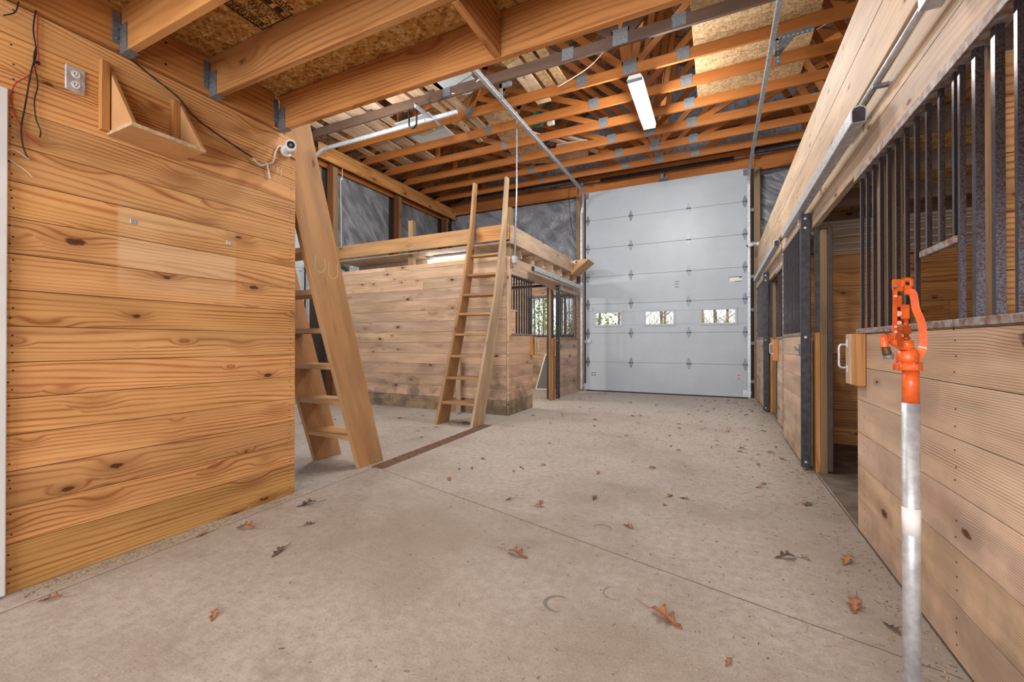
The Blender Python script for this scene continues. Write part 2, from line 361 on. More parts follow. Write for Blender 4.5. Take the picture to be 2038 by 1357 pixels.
# ================================================================= SETTING
TZ=4.675            # underside of truss chords
CX=-1.05            # ridge
mb=MB(); mb.box(-6.8,4.6,-4,9.85,-.12,0,t=(1,1,1,1)); tag(mb.build('floor','concrete'),kind='structure')
mb=MB(); mb.box(.757,4.4,-4,9.6,0,.004,t=(1,1,1,1)); tag(mb.build('floor','stall_dirt'),kind='structure')
# ---- back wall
YB=9.72
mb=MB()
for x0,x1,z0,z1 in ((-6.8,-4.2,0,4.9),(-4.2,-3.05,0,1.28),(-4.2,-3.05,2.2,4.9),(-3.05,-2.80,0,4.9),(-2.80,.58,4.60,4.9),(.58,4.6,0,4.9)):
    mb.box(x0,x1,YB+.06,YB+.16,z0,z1,t=(1,1,1,1))
tag(mb.build('wall_back','backdark'),kind='structure')
def sheet(name,u0,u1,v0,v1,place,mat,amp=.03,nu=50,nv=30,seed=1):
    rr=random.Random(seed); ph=[rr.uniform(0,6) for _ in range(6)]; mb=MB(); b=0
    for j in range(nv+1):
        for i in range(nu+1):
            u=u0+(u1-u0)*i/nu; v=v0+(v1-v0)*j/nv
            e=math.sin(math.pi*i/nu)**.5*math.sin(math.pi*j/nv)**.5 if 0<i<nu and 0<j<nv else 0
            d=amp*e*(.5+.4*math.sin((u+v*.8)*5+ph[0])+.25*math.sin((u-v*1.3)*11+ph[1]+2*math.sin(v*3+ph[2]))+.15*math.sin((u*1.7+v)*19+ph[3]))
            mb.v.append(Vector(place(u,v,d)))
    for j in range(nv):
        for i in range(nu):
            a=j*(nu+1)+i; mb.face([a,a+1,a+nu+2,a+nu+1],[(0,0)]*4,(1,1,1,1),0,True)
    return mb.build(name,mat)
k=0
for (x0,x1,z0,z1) in ((-6.55,-2.95,2.66,4.53),(.72,2.4,.1,4.53),(2.4,4.4,.1,4.53)):
    tag(sheet('plastic_sheet',x0,x1,z0,z1,lambda u,v,d:(u,YB+.05-d,v),'plastic',seed=3+k),
        ['grey vapour plastic sheet stapled on back wall left of white garage door','grey vapour plastic sheet on back wall just right of white garage door','grey plastic sheet at far right corner of back wall'][k],'plastic sheet'); k+=1
for y0,y1,l in ((5.83,7.40,'crinkled grey plastic sheet on left wall between the two posts above the loft'),(7.62,9.25,'grey plastic sheet on left wall by the far corner above the loft'),(5.28,5.60,'narrow grey plastic strip beside the leaning near ladder top'),(9.46,9.70,'thin sliver of grey plastic in the far left corner')):
    tag(sheet('plastic_sheet',y0,y1,2.0,4.40,lambda u,v,d:(-6.64+d,u,v),'plastic',seed=11+k,nu=max(6,int((y1-y0)*28))),l,'plastic sheet'); k+=1
mb=MB(); mb.box(-6.8,-6.68,5.26,9.85,0,4.9,t=(1,1,1,1)); mb.box(-6.8,-6.68,-4,2.5,0,4.9,t=(1,1,1,1)); mb.box(-6.8,-6.68,2.5,5.26,4.3,4.9,t=(1,1,1,1))
tag(mb.build('wall_left_outer','backdark'),kind='structure')
mb=MB(); mb.box(4.42,4.55,-4,9.85,0,4.9,t=(1,1,1,1)); tag(mb.build('wall_right_outer','backdark'),kind='structure')
# gable of ribbed steel
def roofz(x): return 4.92+.43*(5.45-abs(x-CX))
mb=MB()
x=-6.8
while x<4.6:
    for xa,xb,dd in ((x,x+.19,0),(x+.19,x+.205,.018),(x+.205,x+.23,.022)):
        za,zb=roofz(xa)-.0,roofz(xb)-.0; y=9.93-dd
        b=len(mb.v); mb.v+=[Vector((xa,y,4.5)),Vector((xb,y,4.5)),Vector((xb,y,zb)),Vector((xa,y,za)),Vector((xa,y+.05,4.5)),Vector((xb,y+.05,4.5)),Vector((xb,y+.05,zb)),Vector((xa,y+.05,za))]
        for q in ((0,1,2,3),(5,4,7,6),(4,0,3,7),(1,5,6,2)): mb.face([b+i for i in q],[(0,0)]*4,(1,1,1,1))
    x+=.23
tag(mb.build('wall_gable','gable'),kind='structure')
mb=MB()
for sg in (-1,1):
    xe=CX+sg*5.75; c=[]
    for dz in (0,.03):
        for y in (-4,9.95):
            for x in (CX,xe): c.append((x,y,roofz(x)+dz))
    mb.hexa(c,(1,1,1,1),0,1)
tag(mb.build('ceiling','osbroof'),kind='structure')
# ---- left plank wall of the near room
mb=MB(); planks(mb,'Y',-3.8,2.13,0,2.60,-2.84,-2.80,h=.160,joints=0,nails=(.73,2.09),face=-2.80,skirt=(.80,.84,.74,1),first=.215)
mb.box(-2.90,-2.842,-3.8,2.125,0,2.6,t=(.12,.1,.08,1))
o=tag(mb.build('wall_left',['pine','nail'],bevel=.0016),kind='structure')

# ================================================================= NEAR LOFT (overhead left)
t=thing('ledger_board','long wooden rim board the loft joists hang from, above left plank wall','board',(-2.79,0,2.61))
mb=MB(); mb.box(-2.84,-2.78,-3.8,1.955,2.612,2.838); mb.build('board','joist',t,.003)
mb=MB()
for y in (.45,1.3): 
    for z in (2.66,2.78): mb.cyl((-2.781,y,z),(-2.777,y,z),.006,8)
mb.build('bolt_heads','nail',t)
jy=[.23,.675,1.12,1.55,2.0]
jl=['overhead loft joist nearest the camera at top left corner','overhead loft joist second from top left corner, cropped by frame','overhead loft joist beside the stamped strand board','overhead loft joist just before the large front beam','long front loft beam, last of the overhead joists, bridging the aisle']
for i,y in enumerate(jy):
    t=thing('loft_joist',jl[i],'joist',(-2.78,y,2.60),group='overhead loft joists')
    mb=MB(); mb.box(-2.775,.68,y-.02,y+.02,2.60 if i<4 else 2.60,2.838,t=(1.05,1.0,.95,1) if i==4 else None); mb.build('board','joist',t,.003)
    mb=MB(); 
    for s_ in (-1,1):
        mb.box(-2.779,-2.773,y+s_*.022-(.034 if s_<0 else 0),y+s_*.022+(.034 if s_>0 else 0),2.64,2.80)
        mb.box(-2.778,-2.71,*sorted((y+s_*.0225,y+s_*.0245)),2.595,2.74)
        for zz in (2.66,2.71,2.77): mb.cyl((-2.773,y+s_*.04,zz),(-2.768,y+s_*.04,zz),.005,6)
    mb.box(-2.778,-2.70,y-.0245,y+.0245,2.593,2.5985)
    mb.build('joist_hanger','steeldull',t,.001)
t=tag(MB().box(-1.06,-1.02,1.572,1.978,2.60,2.835).build('blocking_board','joist',bevel=.003),'short wooden block between the last two overhead joists','board')
mb=MB(); mb.box(-2.84,.68,-3.8,.30,2.84,2.858,t=(1,1,1,1)); mb.box(-2.84,-1.6,.304,2.02,2.84,2.858,t=(1,1,1,1)); mb.box(-1.596,.68,.304,2.02,2.84,2.858,t=(1,1,1,1))
t=tag(mb.build('loft_deck','osb'),'strand board decking above the near overhead joists','loft floor')
# printed grade stamp: illegible ink blocks in a ruled frame (as in the photo)
mb=MB()
def ink(u0,u1,v0,v1): mb.box(-2.28+u0,-2.28+u1,1.60+v0-.30,1.60+v1-.30,2.8385,2.8398,t=(1,1,1,1))
rs=random.Random(5)
for (u0,u1,v0,v1) in ((0,.006,0,.22),(.25,.256,0,.22),(0,.25,.22,.226),(0,.25,0,-.006+.004),(.055,.061,0,.22),(.19,.196,0,.22)): ink(u0,u1,min(v0,v1),max(v0,v1))
for r in range(3):
    u=.006+r*.017
    v=.01
    while v<.2:
        l=rs.uniform(.006,.02); ink(u,u+.010,v,v+l); v+=l+.006
for r in range(9):
    u=.068+r*.0135; v=.015
    while v<.2:
        l=rs.uniform(.004,.016); 
        if rs.random()<.7: ink(u,u+rs.uniform(.004,.008),v,v+l)
        v+=l+.006
for q in range(3): ink(.203,.24,.03+q*.06,.065+q*.06)
for r in range(2):
    v=.01
    while v<.2:
        l=rs.uniform(.006,.016); ink(.264+r*.017,.274+r*.017,v,v+l); v+=l+.006
o=mb.build('grade_stamp','black',t)

# ================================================================= TRUSSES
XL,XR=-6.5,4.4
def tz(x): return roofz(x)-.19
def make_truss(mat,label,y):
    t=thing('roof_truss',label,'truss',(CX,0,TZ),group='roof trusses across the aisle')
    th=.038; mb=MB(); mb.box(XL,CX-.66,-th/2,th/2,TZ,TZ+.14); mb.build('bottom_chord',mat,t,.002)
    mb=MB(); mb.box(CX-.66,CX+.66,-th/2,th/2,TZ,TZ+.14); mb.build('bottom_chord',mat,t,.002)
    mb=MB(); mb.box(CX+.66,XR,-th/2,th/2,TZ,TZ+.14); mb.build('bottom_chord',mat,t,.002)
    for sg in (-1,1):
        xe=CX+sg*5.45; mb=MB(); mb.beam((xe,0,tz(xe)+.07),(CX,0,tz(CX)+.07),th,.14); mb.build('top_chord',mat,t,.002)
        for (xb,xt) in ((2.5,4.0),(2.5,1.75),(.05,1.75),(.05,.35),(.75,3.1)):
            mb=MB(); mb.beam((CX+sg*xb,0,TZ+.09),(CX+sg*xt,0,tz(CX+sg*xt)+.05),th-.004,.09); mb.build('web',mat,t,.002)
        mb=MB(); mb.beam((CX+sg*4.0,0,TZ+.1),(CX+sg*4.0,0,tz(CX+sg*4.0)+.03),th-.004,.09,(1,0,0)); mb.build('web',mat,t,.002)
        for xb,wd in ((2.5,.12),(.66,.15)):
            mb=MB(); mb.box(CX+sg*xb-wd/2,CX+sg*xb+wd/2,-th/2-.003,th/2+.003,TZ+.015,TZ+.165); mb.build('gusset_plate','steeldull',t)
        mb=MB(); mb.box(CX+sg*1.75-.09,CX+sg*1.75+.09,-th/2-.003,th/2+.003,tz(CX+sg*1.75)-.04,tz(CX+sg*1.75)+.11); mb.build('gusset_plate','steeldull',t)
    mb=MB(); mb.box(CX-.09,CX+.09,-th/2-.003,th/2+.003,TZ+.01,TZ+.20); mb.build('gusset_plate','steeldull',t)
    t.location=(CX,y,TZ); return t
for o_ in (): pass
tr=None; trb=None
tl=['roof truss closest to the white garage door']+['orange wooden roof truss, %s from the garage door'%ORD[i] for i in range(1,6)]
for k in range(9):
    y=8.9-.62*k
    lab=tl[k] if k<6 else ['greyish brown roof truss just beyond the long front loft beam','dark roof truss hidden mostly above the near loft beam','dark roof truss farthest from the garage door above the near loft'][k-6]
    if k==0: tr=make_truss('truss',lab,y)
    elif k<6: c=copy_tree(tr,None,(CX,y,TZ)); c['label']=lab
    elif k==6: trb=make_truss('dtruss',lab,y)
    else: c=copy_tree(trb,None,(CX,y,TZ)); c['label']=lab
# gable girts
for i,z in enumerate((5.02,5.55,6.15)):
    hw=(roofz(CX)-z)/.43-.3
    tag(MB().box(CX-min(hw,5.4),CX+min(hw,5.4),9.80,9.90,z,z+.10).build('gable_girt','truss',bevel=.002),'horizontal orange girt on the blue steel gable, %s row up'%ORD[i],'board',group='gable girts')
# ---- perimeter beams
t=tag(MB().box(-6.39,-6.35,5.31,9.66,4.40,4.672).build('girder_board','joist',bevel=.003),'long wooden girder along left wall carrying the truss ends','beam')
t=tag(MB().box(-6.60,-6.56,2.4,9.7,4.36,4.66).build('girder_board','truss',bevel=.003),'outer wooden girder behind the first on the left wall','beam')
t=tag(MB().box(-6.55,-2.96,9.66,9.70,4.53,4.86).build('header_beam','truss',bevel=.003),'wide orange header board on back wall left of garage door','beam')
t=tag(MB().box(-2.955,.665,9.70,9.74,4.57,4.97).build('header_beam','truss',bevel=.003),'wide orange header board directly above white garage door','beam')
t=tag(MB().box(.67,4.35,9.66,9.70,4.51,4.84).build('header_beam','truss',bevel=.003),'wide orange header board on back wall right of garage door','beam')
for y0,l in ((5.60,'wooden wall post on left wall right of the near ladder'),(7.40,'wooden wall post on left wall mid way above the loft'),(9.25,'wooden wall post on left wall nearest the back corner')):
    t=thing('side_post',l,'post',(-6.5,y0+.1,0),group='left wall posts')
    mb=MB(); mb.box(-6.555,-6.45,y0+.06,y0+.21,0,4.40,L=2); mb.build('post','treated',t,.003)
    mb=MB(); mb.box(-6.50,-6.41,y0,y0+.055,0,4.39,L=2,t=(.35,.3,.28,1)); mb.build('nailer','truss',t,.002)
for x0,x1,l in ((-2.96,-2.80,'wooden door post on left side of white garage door'),(.645,.745,'wooden door post on right side of white garage door')):
    tag(MB().box(x0,x1,9.56,9.69,0,4.54,L=2).build('door_post','treated',bevel=.003),l,'post')

# ================================================================= GARAGE DOOR
YD=9.62; DX0,DX1=-2.75,.535
D=thing('door_1',None,None,(-1.1,YD,0),kind='structure')
hz=[.02,.67,1.32,1.98,2.61,3.26,3.91,4.57]
wins=[(-2.56,-1.91),(-1.45,-.81),(-.34,.35)]
for i in range(7):
    mb=MB(); z0,z1=hz[i]+.003,hz[i+1]-.003; y0,y1=YD,YD+.045
    if i!=2: mb.box(DX0,DX1,y0,y1,z0,z1,t=(1,1,1,1))
    else:
        wz0,wz1=1.50,1.79; mb.box(DX0,DX1,y0,y1,z0,wz0,t=(1,1,1,1)); mb.box(DX0,DX1,y0,y1,wz1,z1,t=(1,1,1,1))
        xs=[DX0]+[q for p in wins for q in (p[0]+.03,p[1]-.03)]+[DX1]
        for a in range(0,len(xs),2): mb.box(xs[a],xs[a+1],y0,y1,wz0,wz1,t=(1,1,1,1))
    sec=mb.build('door_section','door_white',D,.004)
    if i==2:
        for (a,b_) in wins:
            mb=MB(); e=.014
            for x0,x1,q0,q1 in ((a,b_,wz0-.035,wz0+.012),(a,b_,wz1-.012,wz1+.035),(a,a+.042,wz0,wz1),(b_-.042,b_,wz0,wz1)): mb.box(x0,x1,YD-e,YD+.004,q0,q1,t=(1,1,1,1))
            fr=mb.build('window_frame','door_white',sec,.006)
            mb=MB(); mb.box(a+.03,b_-.03,YD+.02,YD+.024,wz0,wz1,t=(1,1,1,1)); mb.build('pane','glass',sec)
def hinge_mb(x,z,w_=.045,h=.115):
    mb=MB()
    mb.prism([(x-w_,z+.012),(x-.012,z+h),(x+.012,z+h),(x+w_,z+.012)],1,YD-.006,YD-.001,t=(1,1,1,1))
    mb.prism([(x-w_,z-.012),(x+w_,z-.012),(x+.012,z-h),(x-.012,z-h)],1,YD-.006,YD-.001,t=(1,1,1,1))
    mb.cyl((x-w_,YD-.013,z),(x+w_,YD-.013,z),.011,8); return mb
for z in hz[1:-1]:
    for x in (-2.70,-1.73,-.55,.485): hinge_mb(x,z).build('hinge','hinge',D)
for x,sg in ((-2.72,-1),(.50,1)):
    mb=MB(); mb.box(x-.06,x+.06,YD-.02,YD-.002,.03,.17); mb.cyl((x+sg*.04,YD-.03,.12),(x+sg*.10,YD-.03,.12),.024,10); mb.box(x-.11,x+.02,YD-.012,YD-.002,.05,.065); mb.build('bottom_bracket','steel',D,.002)
    mb=MB(); mb.box(x-.04,x+.04,YD-.012,YD-.001,4.42,4.55); mb.build('top_bracket','steeldull',D,.002)
mb=MB(); mb.box(DX0,DX1,YD-.004,YD+.05,0.002,.028); mb.build('bottom_seal','black',D)
mb=MB(); mb.box(-2.76,-2.62,YD-.03,YD-.002,1.10,1.17); mb.box(-2.84,-2.70,YD-.022,YD-.012,1.13,1.145); mb.cyl((-2.66,YD-.06,1.135),(-2.66,YD-.0,1.135),.012,8); mb.build('slide_lock','steel',D,.003)
mb=MB()
for z in hz[1:-1]: mb.box(DX0,DX1,YD+.012,YD+.035,z-.02,z+.02,t=(1,1,1,1))
mb.build('seam_tongue','door_white',D)
# worn labels on the door
mb=MB(); mb.box(.20,.43,YD-.0025,YD-.001,2.335,2.425,t=(1,1,1,1)); lab=mb.build('label','white_plastic',D); tag(lab,'torn white sticker with black edges')
mb=MB()
for x0,x1,z0,z1 in ((.20,.40,2.418,2.430),(.30,.43,2.330,2.340),(.20,.206,2.34,2.42),(.395,.43,2.40,2.425),(.38,.395,2.39,2.41)): mb.box(x0,x1,YD-.0035,YD-.0026,z0,z1,t=(1,1,1,1))
mb.build('ink','black',lab)
mb=MB()
rs=random.Random(9)
for r,z in enumerate((2.40,2.345,2.285)):
    x=-.81
    while x<-.745:
        l=rs.uniform(.006,.014); mb.box(x,x+l,YD-.003,YD-.001,z-.007,z+.007,t=(1,1,1,1)); x+=l+.004
mb.build('printed_marks','nail',D)
for x,z,m_ in ((-2.60,.42,'brown_stud'),(-2.54,.42,'brown_stud'),(-2.60,.37,'nail'),(-2.54,.37,'brown_stud'),(.37,.46,'orange'),(.37,.39,'orange')):
    mb=MB(); mb.box(x-.02,x+.02,YD-.003,YD-.001,z-.009,z+.009,t=(1,1,1,1)); mb.build('label',m_,D)
mb=MB()
for x0,x1,z0,z1 in ((-2.68,-2.57,1.83,1.838),(-2.68,-2.57,1.90,1.908),(-2.68,-2.672,1.83,1.908),(-2.578,-2.57,1.83,1.908)): mb.box(x0,x1,YD-.003,YD-.001,z0,z1,t=(1,1,1,1))
mb.build('label','steeldull',D)
# tracks
def track(name,label,pts,wd=.055,updir=None,brk=()):
    t=thing(name,label,'door track',pts[0])
    mb=MB(); P=smooth_pts(pts,3) if len(pts)>6 else [Vector(p) for p in pts]
    mb.tube(P,.026,4,smooth=False); mb.tube([p+Vector((0,0,0)) for p in P],.032,3,smooth=False)
    mb.build('rail','steel',t)
    return t
def arc(c,r,a0,a1,n,f): return [f(c[0]+r*math.cos(a0+(a1-a0)*i/n),c[1]+r*math.sin(a0+(a1-a0)*i/n)) for i in range(n+1)]
for X0,X1,l in ((-2.68,-2.83,'galvanised garage door track at left, running overhead then down the post'),(.56,.56,'galvanised garage door track at right, running overhead then down the post')):
    zc,yc,r=4.06,9.13,.38
    pts=[(X0,3.4,4.44),(X0,8.0,4.44)]+[(X0+(X1-X0)*min(1,i/8),yc-.0+r*math.sin(math.pi/2*i/8),zc+r*math.cos(math.pi/2*i/8)) for i in range(9)]+[(X1,yc+r,2.0),(X1,yc+r,.05)]
    t=thing('garage_track',l,'door track',(X1,yc+r,.05))
    mb=MB()
    P=[Vector(p) for p in pts]
    # C-section swept: a web plus two lips
    for off,rr in ((0,.006),):
        for i in range(len(P)-1):
            a,b_=P[i],P[i+1]; d=(b_-a).normalized()
            nrm=Vector((1,0,0)); sd=d.cross(nrm).normalized()
            mb.beam(a-d*.004,b_+d*.004,.004,.06,sd,t=(1,1,1,1))
            for sgn in (-1,1): mb.beam(a+sd*(.027*sgn)+Vector((.012 if X0>0 else -.012,0,0))*-1-d*.004,b_+sd*(.027*sgn)+Vector((.012 if X0>0 else -.012,0,0))*-1+d*.004,.046,.006,sd,t=(1,1,1,1))
    mb.build('rail','steel',t)
    for z in (.35,1.1,1.75,2.4,3.05,3.7):
        mb=MB(); sx=.075 if X1>0 else -.0
        mb.box(X1+.0 if X1<0 else X1+.01,X1+.035 if X1<0 else X1+.075,9.52,9.555,z-.03,z+.03) if X1>0 else mb.box(X1-.03,X1+.0,9.52,9.555,z-.03,z+.03)
        mb.build('track_bracket','steeldull',t)
    for y in ((5.22,) if X0<0 else (4.62,)):
        mb=MB(); mb.box(X0-.02,X0+.16,y-.03,y-.002,4.60,4.66); mb.box(X0-.02,X0+.02,y-.03,y-.002,4.45,4.66); mb.build('hanger_bracket','steeldull',t)
# perforated gusset bracket by the right track
t=thing('angle_bracket','dark perforated angle bracket hanging beside the right garage track','bracket',(.6,5.80,4.68))
mb=MB(); yb=5.765; mb.box(.56,.98,yb-.006,yb,4.60,4.66); mb.box(.60,.66,yb-.006,yb,4.32,4.62); mb.prism([(.66,4.60),(.80,4.60),(.66,4.44)],1,yb-.006,yb,t=(1,1,1,1))
mb.build('perforated_angle','steeldull',t)
mb=MB()
for i in range(9): mb.cyl((.60+i*.045,yb-.010,4.615),(.60+i*.045,yb-.0055,4.615),.008,8)
for i in range(6): mb.cyl((.63,yb-.010,4.58-i*.045),(.63,yb-.0055,4.58-i*.045),.008,8)
mb.build('holes','panelwhite',t)
# torsion spring
t=thing('torsion_spring','black torsion spring bar on its shaft above the garage door','spring',(-1.05,9.50,4.75))
mb=MB(); P=[]; n=110
for i in range(n*6+1):
    a=i/6*2*math.pi; P.append((-2.38+2.67*i/(n*6),9.50+.036*math.cos(a),4.76+.036*math.sin(a)))
mb.tube(P,.0095,5); mb.cyl((-2.38,9.50,4.76),(.29,9.50,4.76),.028,10); mb.build('spring','black',t)
MB().cyl((-3.32,9.50,4.76),(.93,9.50,4.76),.013,10).build('shaft','steel',t)
for x in (-2.80,.64): MB().cyl((x-.03,9.50,4.76),(x+.03,9.50,4.76),.062,16).build('cable_drum','steeldull',t)
mb=MB(); mb.box(-1.09,-1.02,9.50,9.695,4.69,4.80); mb.box(-1.08,-1.03,9.50,9.53,4.58,4.72); mb.box(-1.14,-.96,9.50,9.62,4.575,4.59); mb.build('centre_bracket','steeldull',t)

# ================================================================= LEFT BAY DOOR (seen through the ladder) + its track
D2=thing('door_2',None,None,(-6.62,3.9,0),kind='structure')
for i in range(7):
    mb=MB(); mb.box(-6.66,-6.62,2.5,5.22,.02+i*.60,.02+(i+1)*.60-.006,t=(1,1,1,1)); mb.build('door_section','door_white',D2,.004)
for z in (1.22,1.82,2.42):
    mb=MB(); mb.box(-6.62,-6.605,5.10,5.16,z-.05,z+.05); mb.build('hinge','steel',D2)
mb=MB(); mb.box(-6.618,-6.612,4.93,5.02,1.82,2.0,t=(1,1,1,1)); mb.build('label','white_plastic',D2)
t=thing('garage_track','galvanised side door track curving up over the near ladder top','door track',(-6.5,5.22,.05))
mb=MB(); P=[(-6.52,5.22,.05),(-6.52,5.22,3.7)]+[(-6.06-.46*math.cos(math.pi/2*i/8),5.22,3.99+.46*math.sin(math.pi/2*i/8)) for i in range(9)]+[(-3.40,5.22,4.45)]
P=[Vector(p) for p in P]
for i in range(len(P)-1):
    d=(P[i+1]-P[i]).normalized(); sd=d.cross(Vector((0,1,0))).normalized()
    mb.beam(P[i]-d*.004,P[i+1]+d*.004,.004,.055,sd,t=(1,1,1,1))
    for q in (-1,1): mb.beam(P[i]+sd*.027*q-Vector((0,.014,0))-d*.004,P[i+1]+sd*.027*q-Vector((0,.014,0))+d*.004,.028,.006,sd,t=(1,1,1,1))
mb.build('rail','steel',t)
mb=MB(); mb.box(-3.90,-3.86,4.86,5.45,4.46,4.50); mb.box(-3.90,-3.896,4.86,5.45,4.46,4.53); mb.build('cross_hanger','steel',t)
mb=MB(); mb.cyl((-6.45,4.9,4.52),(-6.45,5.30,4.52),.013,8); mb.cyl((-6.45,5.06,4.52),(-6.45,5.12,4.52),.065,14); mb.cyl((-6.45,3.2,4.52),(-6.45,4.9,4.52),.04,10); mb.build('spring','black',t)
t=thing('hook','black J shaped steel hook hanging from the side door track','hook',(-3.98,5.08,4.25))
P=[(-3.98,5.02,4.62),(-3.98,5.02,4.34)]+[(-3.98-.07+.07*math.cos(a),5.02,4.34-.07*math.sin(a)) for a in [math.pi*k/8 for k in range(9)]]+[(-4.12,5.02,4.56)]
mb=MB()
for i in range(len(P)-1):
    a,b_=Vector(P[i]),Vector(P[i+1]); mb.beam(a,b_,.035,.008,(0,1,0) if False else (b_-a).normalized().cross(Vector((0,1,0))),t=(1,1,1,1))
mb.build('strap','dark_steel',t,.001)

# ================================================================= PEN (far left stall) with its loft
PX=-2.85
mb=MB(); planks(mb,'X',-6.5,-2.90,0,2.43,5.80,5.84,h=.178,joints=.2,nails=(-4.7,-3.75,-2.97),face=5.80,skirt=(.62,.66,.58,1),first=.22)
t=thing('stall_wall','weathered plank front wall of the far left stall behind the second ladder','stall wall',(-4.7,5.82,0))
mb.build('plank_panel',['penpine','nail'],t,.0016)
mb=MB(); mb.box(-6.5,-2.9,5.842,5.87,0,2.42,t=(1,1,1,1)); mb.build('backing','backdark',t)
t=thing('stall_side_panel','plank half wall with grille at the aisle corner of far left stall','stall wall',(PX,6.3,0))
mb=MB(); planks(mb,'Y',5.80,6.71,0,1.225,-2.892,PX,h=.178,nails=(5.86,),face=PX,skirt=(.62,.66,.58,1),first=.22); mb.box(-2.892,PX,5.80,5.88,1.225,2.42,L=2)
mb.build('plank_panel',['penpine','nail'],t,.0016)
mb=MB(); mb.box(-2.90,-2.84,5.88,6.72,1.225,1.25); mb.build('cap_rail','rust_cap',t,.002)
mb=MB(); mb.box(-2.90,-2.84,5.88,6.80,2.125,2.15); mb.build('top_rail','dark_steel',t,.002)
for i in range(9):
    y=5.92+i*.0975; z0=1.25 if i>2 or i==2 else 1.62
    MB().box(-2.882,-2.862,y-.010,y+.010,z0,2.125).build('bar','dark_steel',t)
MB().box(-2.882,-2.862,5.88,6.12,1.60,1.62).build('feed_rail','steel',t)
mb=MB(); mb.box(-2.86,-2.80,6.60,6.70,.90,1.21,L=2); bl=mb.build('jamb_block','joist',t,.003)
mb=MB(); mb.box(-2.85,-2.795,6.702,6.76,.90,1.21,L=2); bl=mb.build('jamb_block','pale',t,.003)
mb=MB(); mb.tube(smooth_pts([(-2.80,6.74,.98),(-2.76,6.74,.985),(-2.755,6.74,1.06),(-2.76,6.74,1.135),(-2.80,6.74,1.14)],4),.007,6); mb.build('handle','steel',bl)
# header boards + track over the pen opening
for i,(z0,z1,l) in enumerate(((2.155,2.285,'lower pale header board over far left stall opening'),(2.287,2.42,'upper pale header board over far left stall opening'))):
    tag(MB().box(-2.885,-2.845,5.885,9.50,z0,z1).build('header_board','pale',bevel=.002),l,'board')
t=tag(MB().box(-2.84,-2.80,5.80,9.1,2.61,2.885).build('rim_board','pale',bevel=.003),'long pale rim board of the far left loft facing the aisle','board')
t=tag(MB().box(-6.5,-3.47,5.755,5.795,2.665,2.90).build('rim_board','ladder',bevel=.003),'wooden rim board across front of far left loft','board')
t=tag(MB().box(-3.40,-2.845,5.755,5.795,2.665,2.90).build('rim_board','joist',bevel=.003),'short orange rim board behind the second ladder head','board')
mb=MB(); mb.box(-6.5,-2.845,5.80,9.60,2.625,2.648,t=(1,1,1,1)); tag(mb.build('loft_deck','pale'),'pale board deck of the loft above far left stall','loft floor')
for i in range(7):
    y=6.35+i*.5; tag(MB().box(-6.45,-2.89,y-.019,y+.019,2.475,2.622).build('loft_joist','pale',bevel=.002),'joist under far left loft, %s from the front'%ORD[i],'joist',group='joists under far left loft')
for x0,x1,y0,y1,z1,l in ((-4.84,-4.74,5.845,5.93,3.22,'short post poking above the far left loft front'),(-2.945,-2.86,5.85,5.93,3.19,'corner post of far left loft behind the ladder'),):
    tag(MB().box(x0,x1,y0+.03,y1+.03,2.43 if x0<-4 else 2.43,z1,L=2).build('post','treated',bevel=.003),l,'post')
for y,l in ((6.85,'short stub post between header and loft rim, nearer one'),(7.95,'short stub post between header and loft rim, farther one')):
    tag(MB().box(-2.935,-2.895,y-.05,y+.05,2.16,2.62,L=2).build('post','pale',bevel=.002),l,'post')
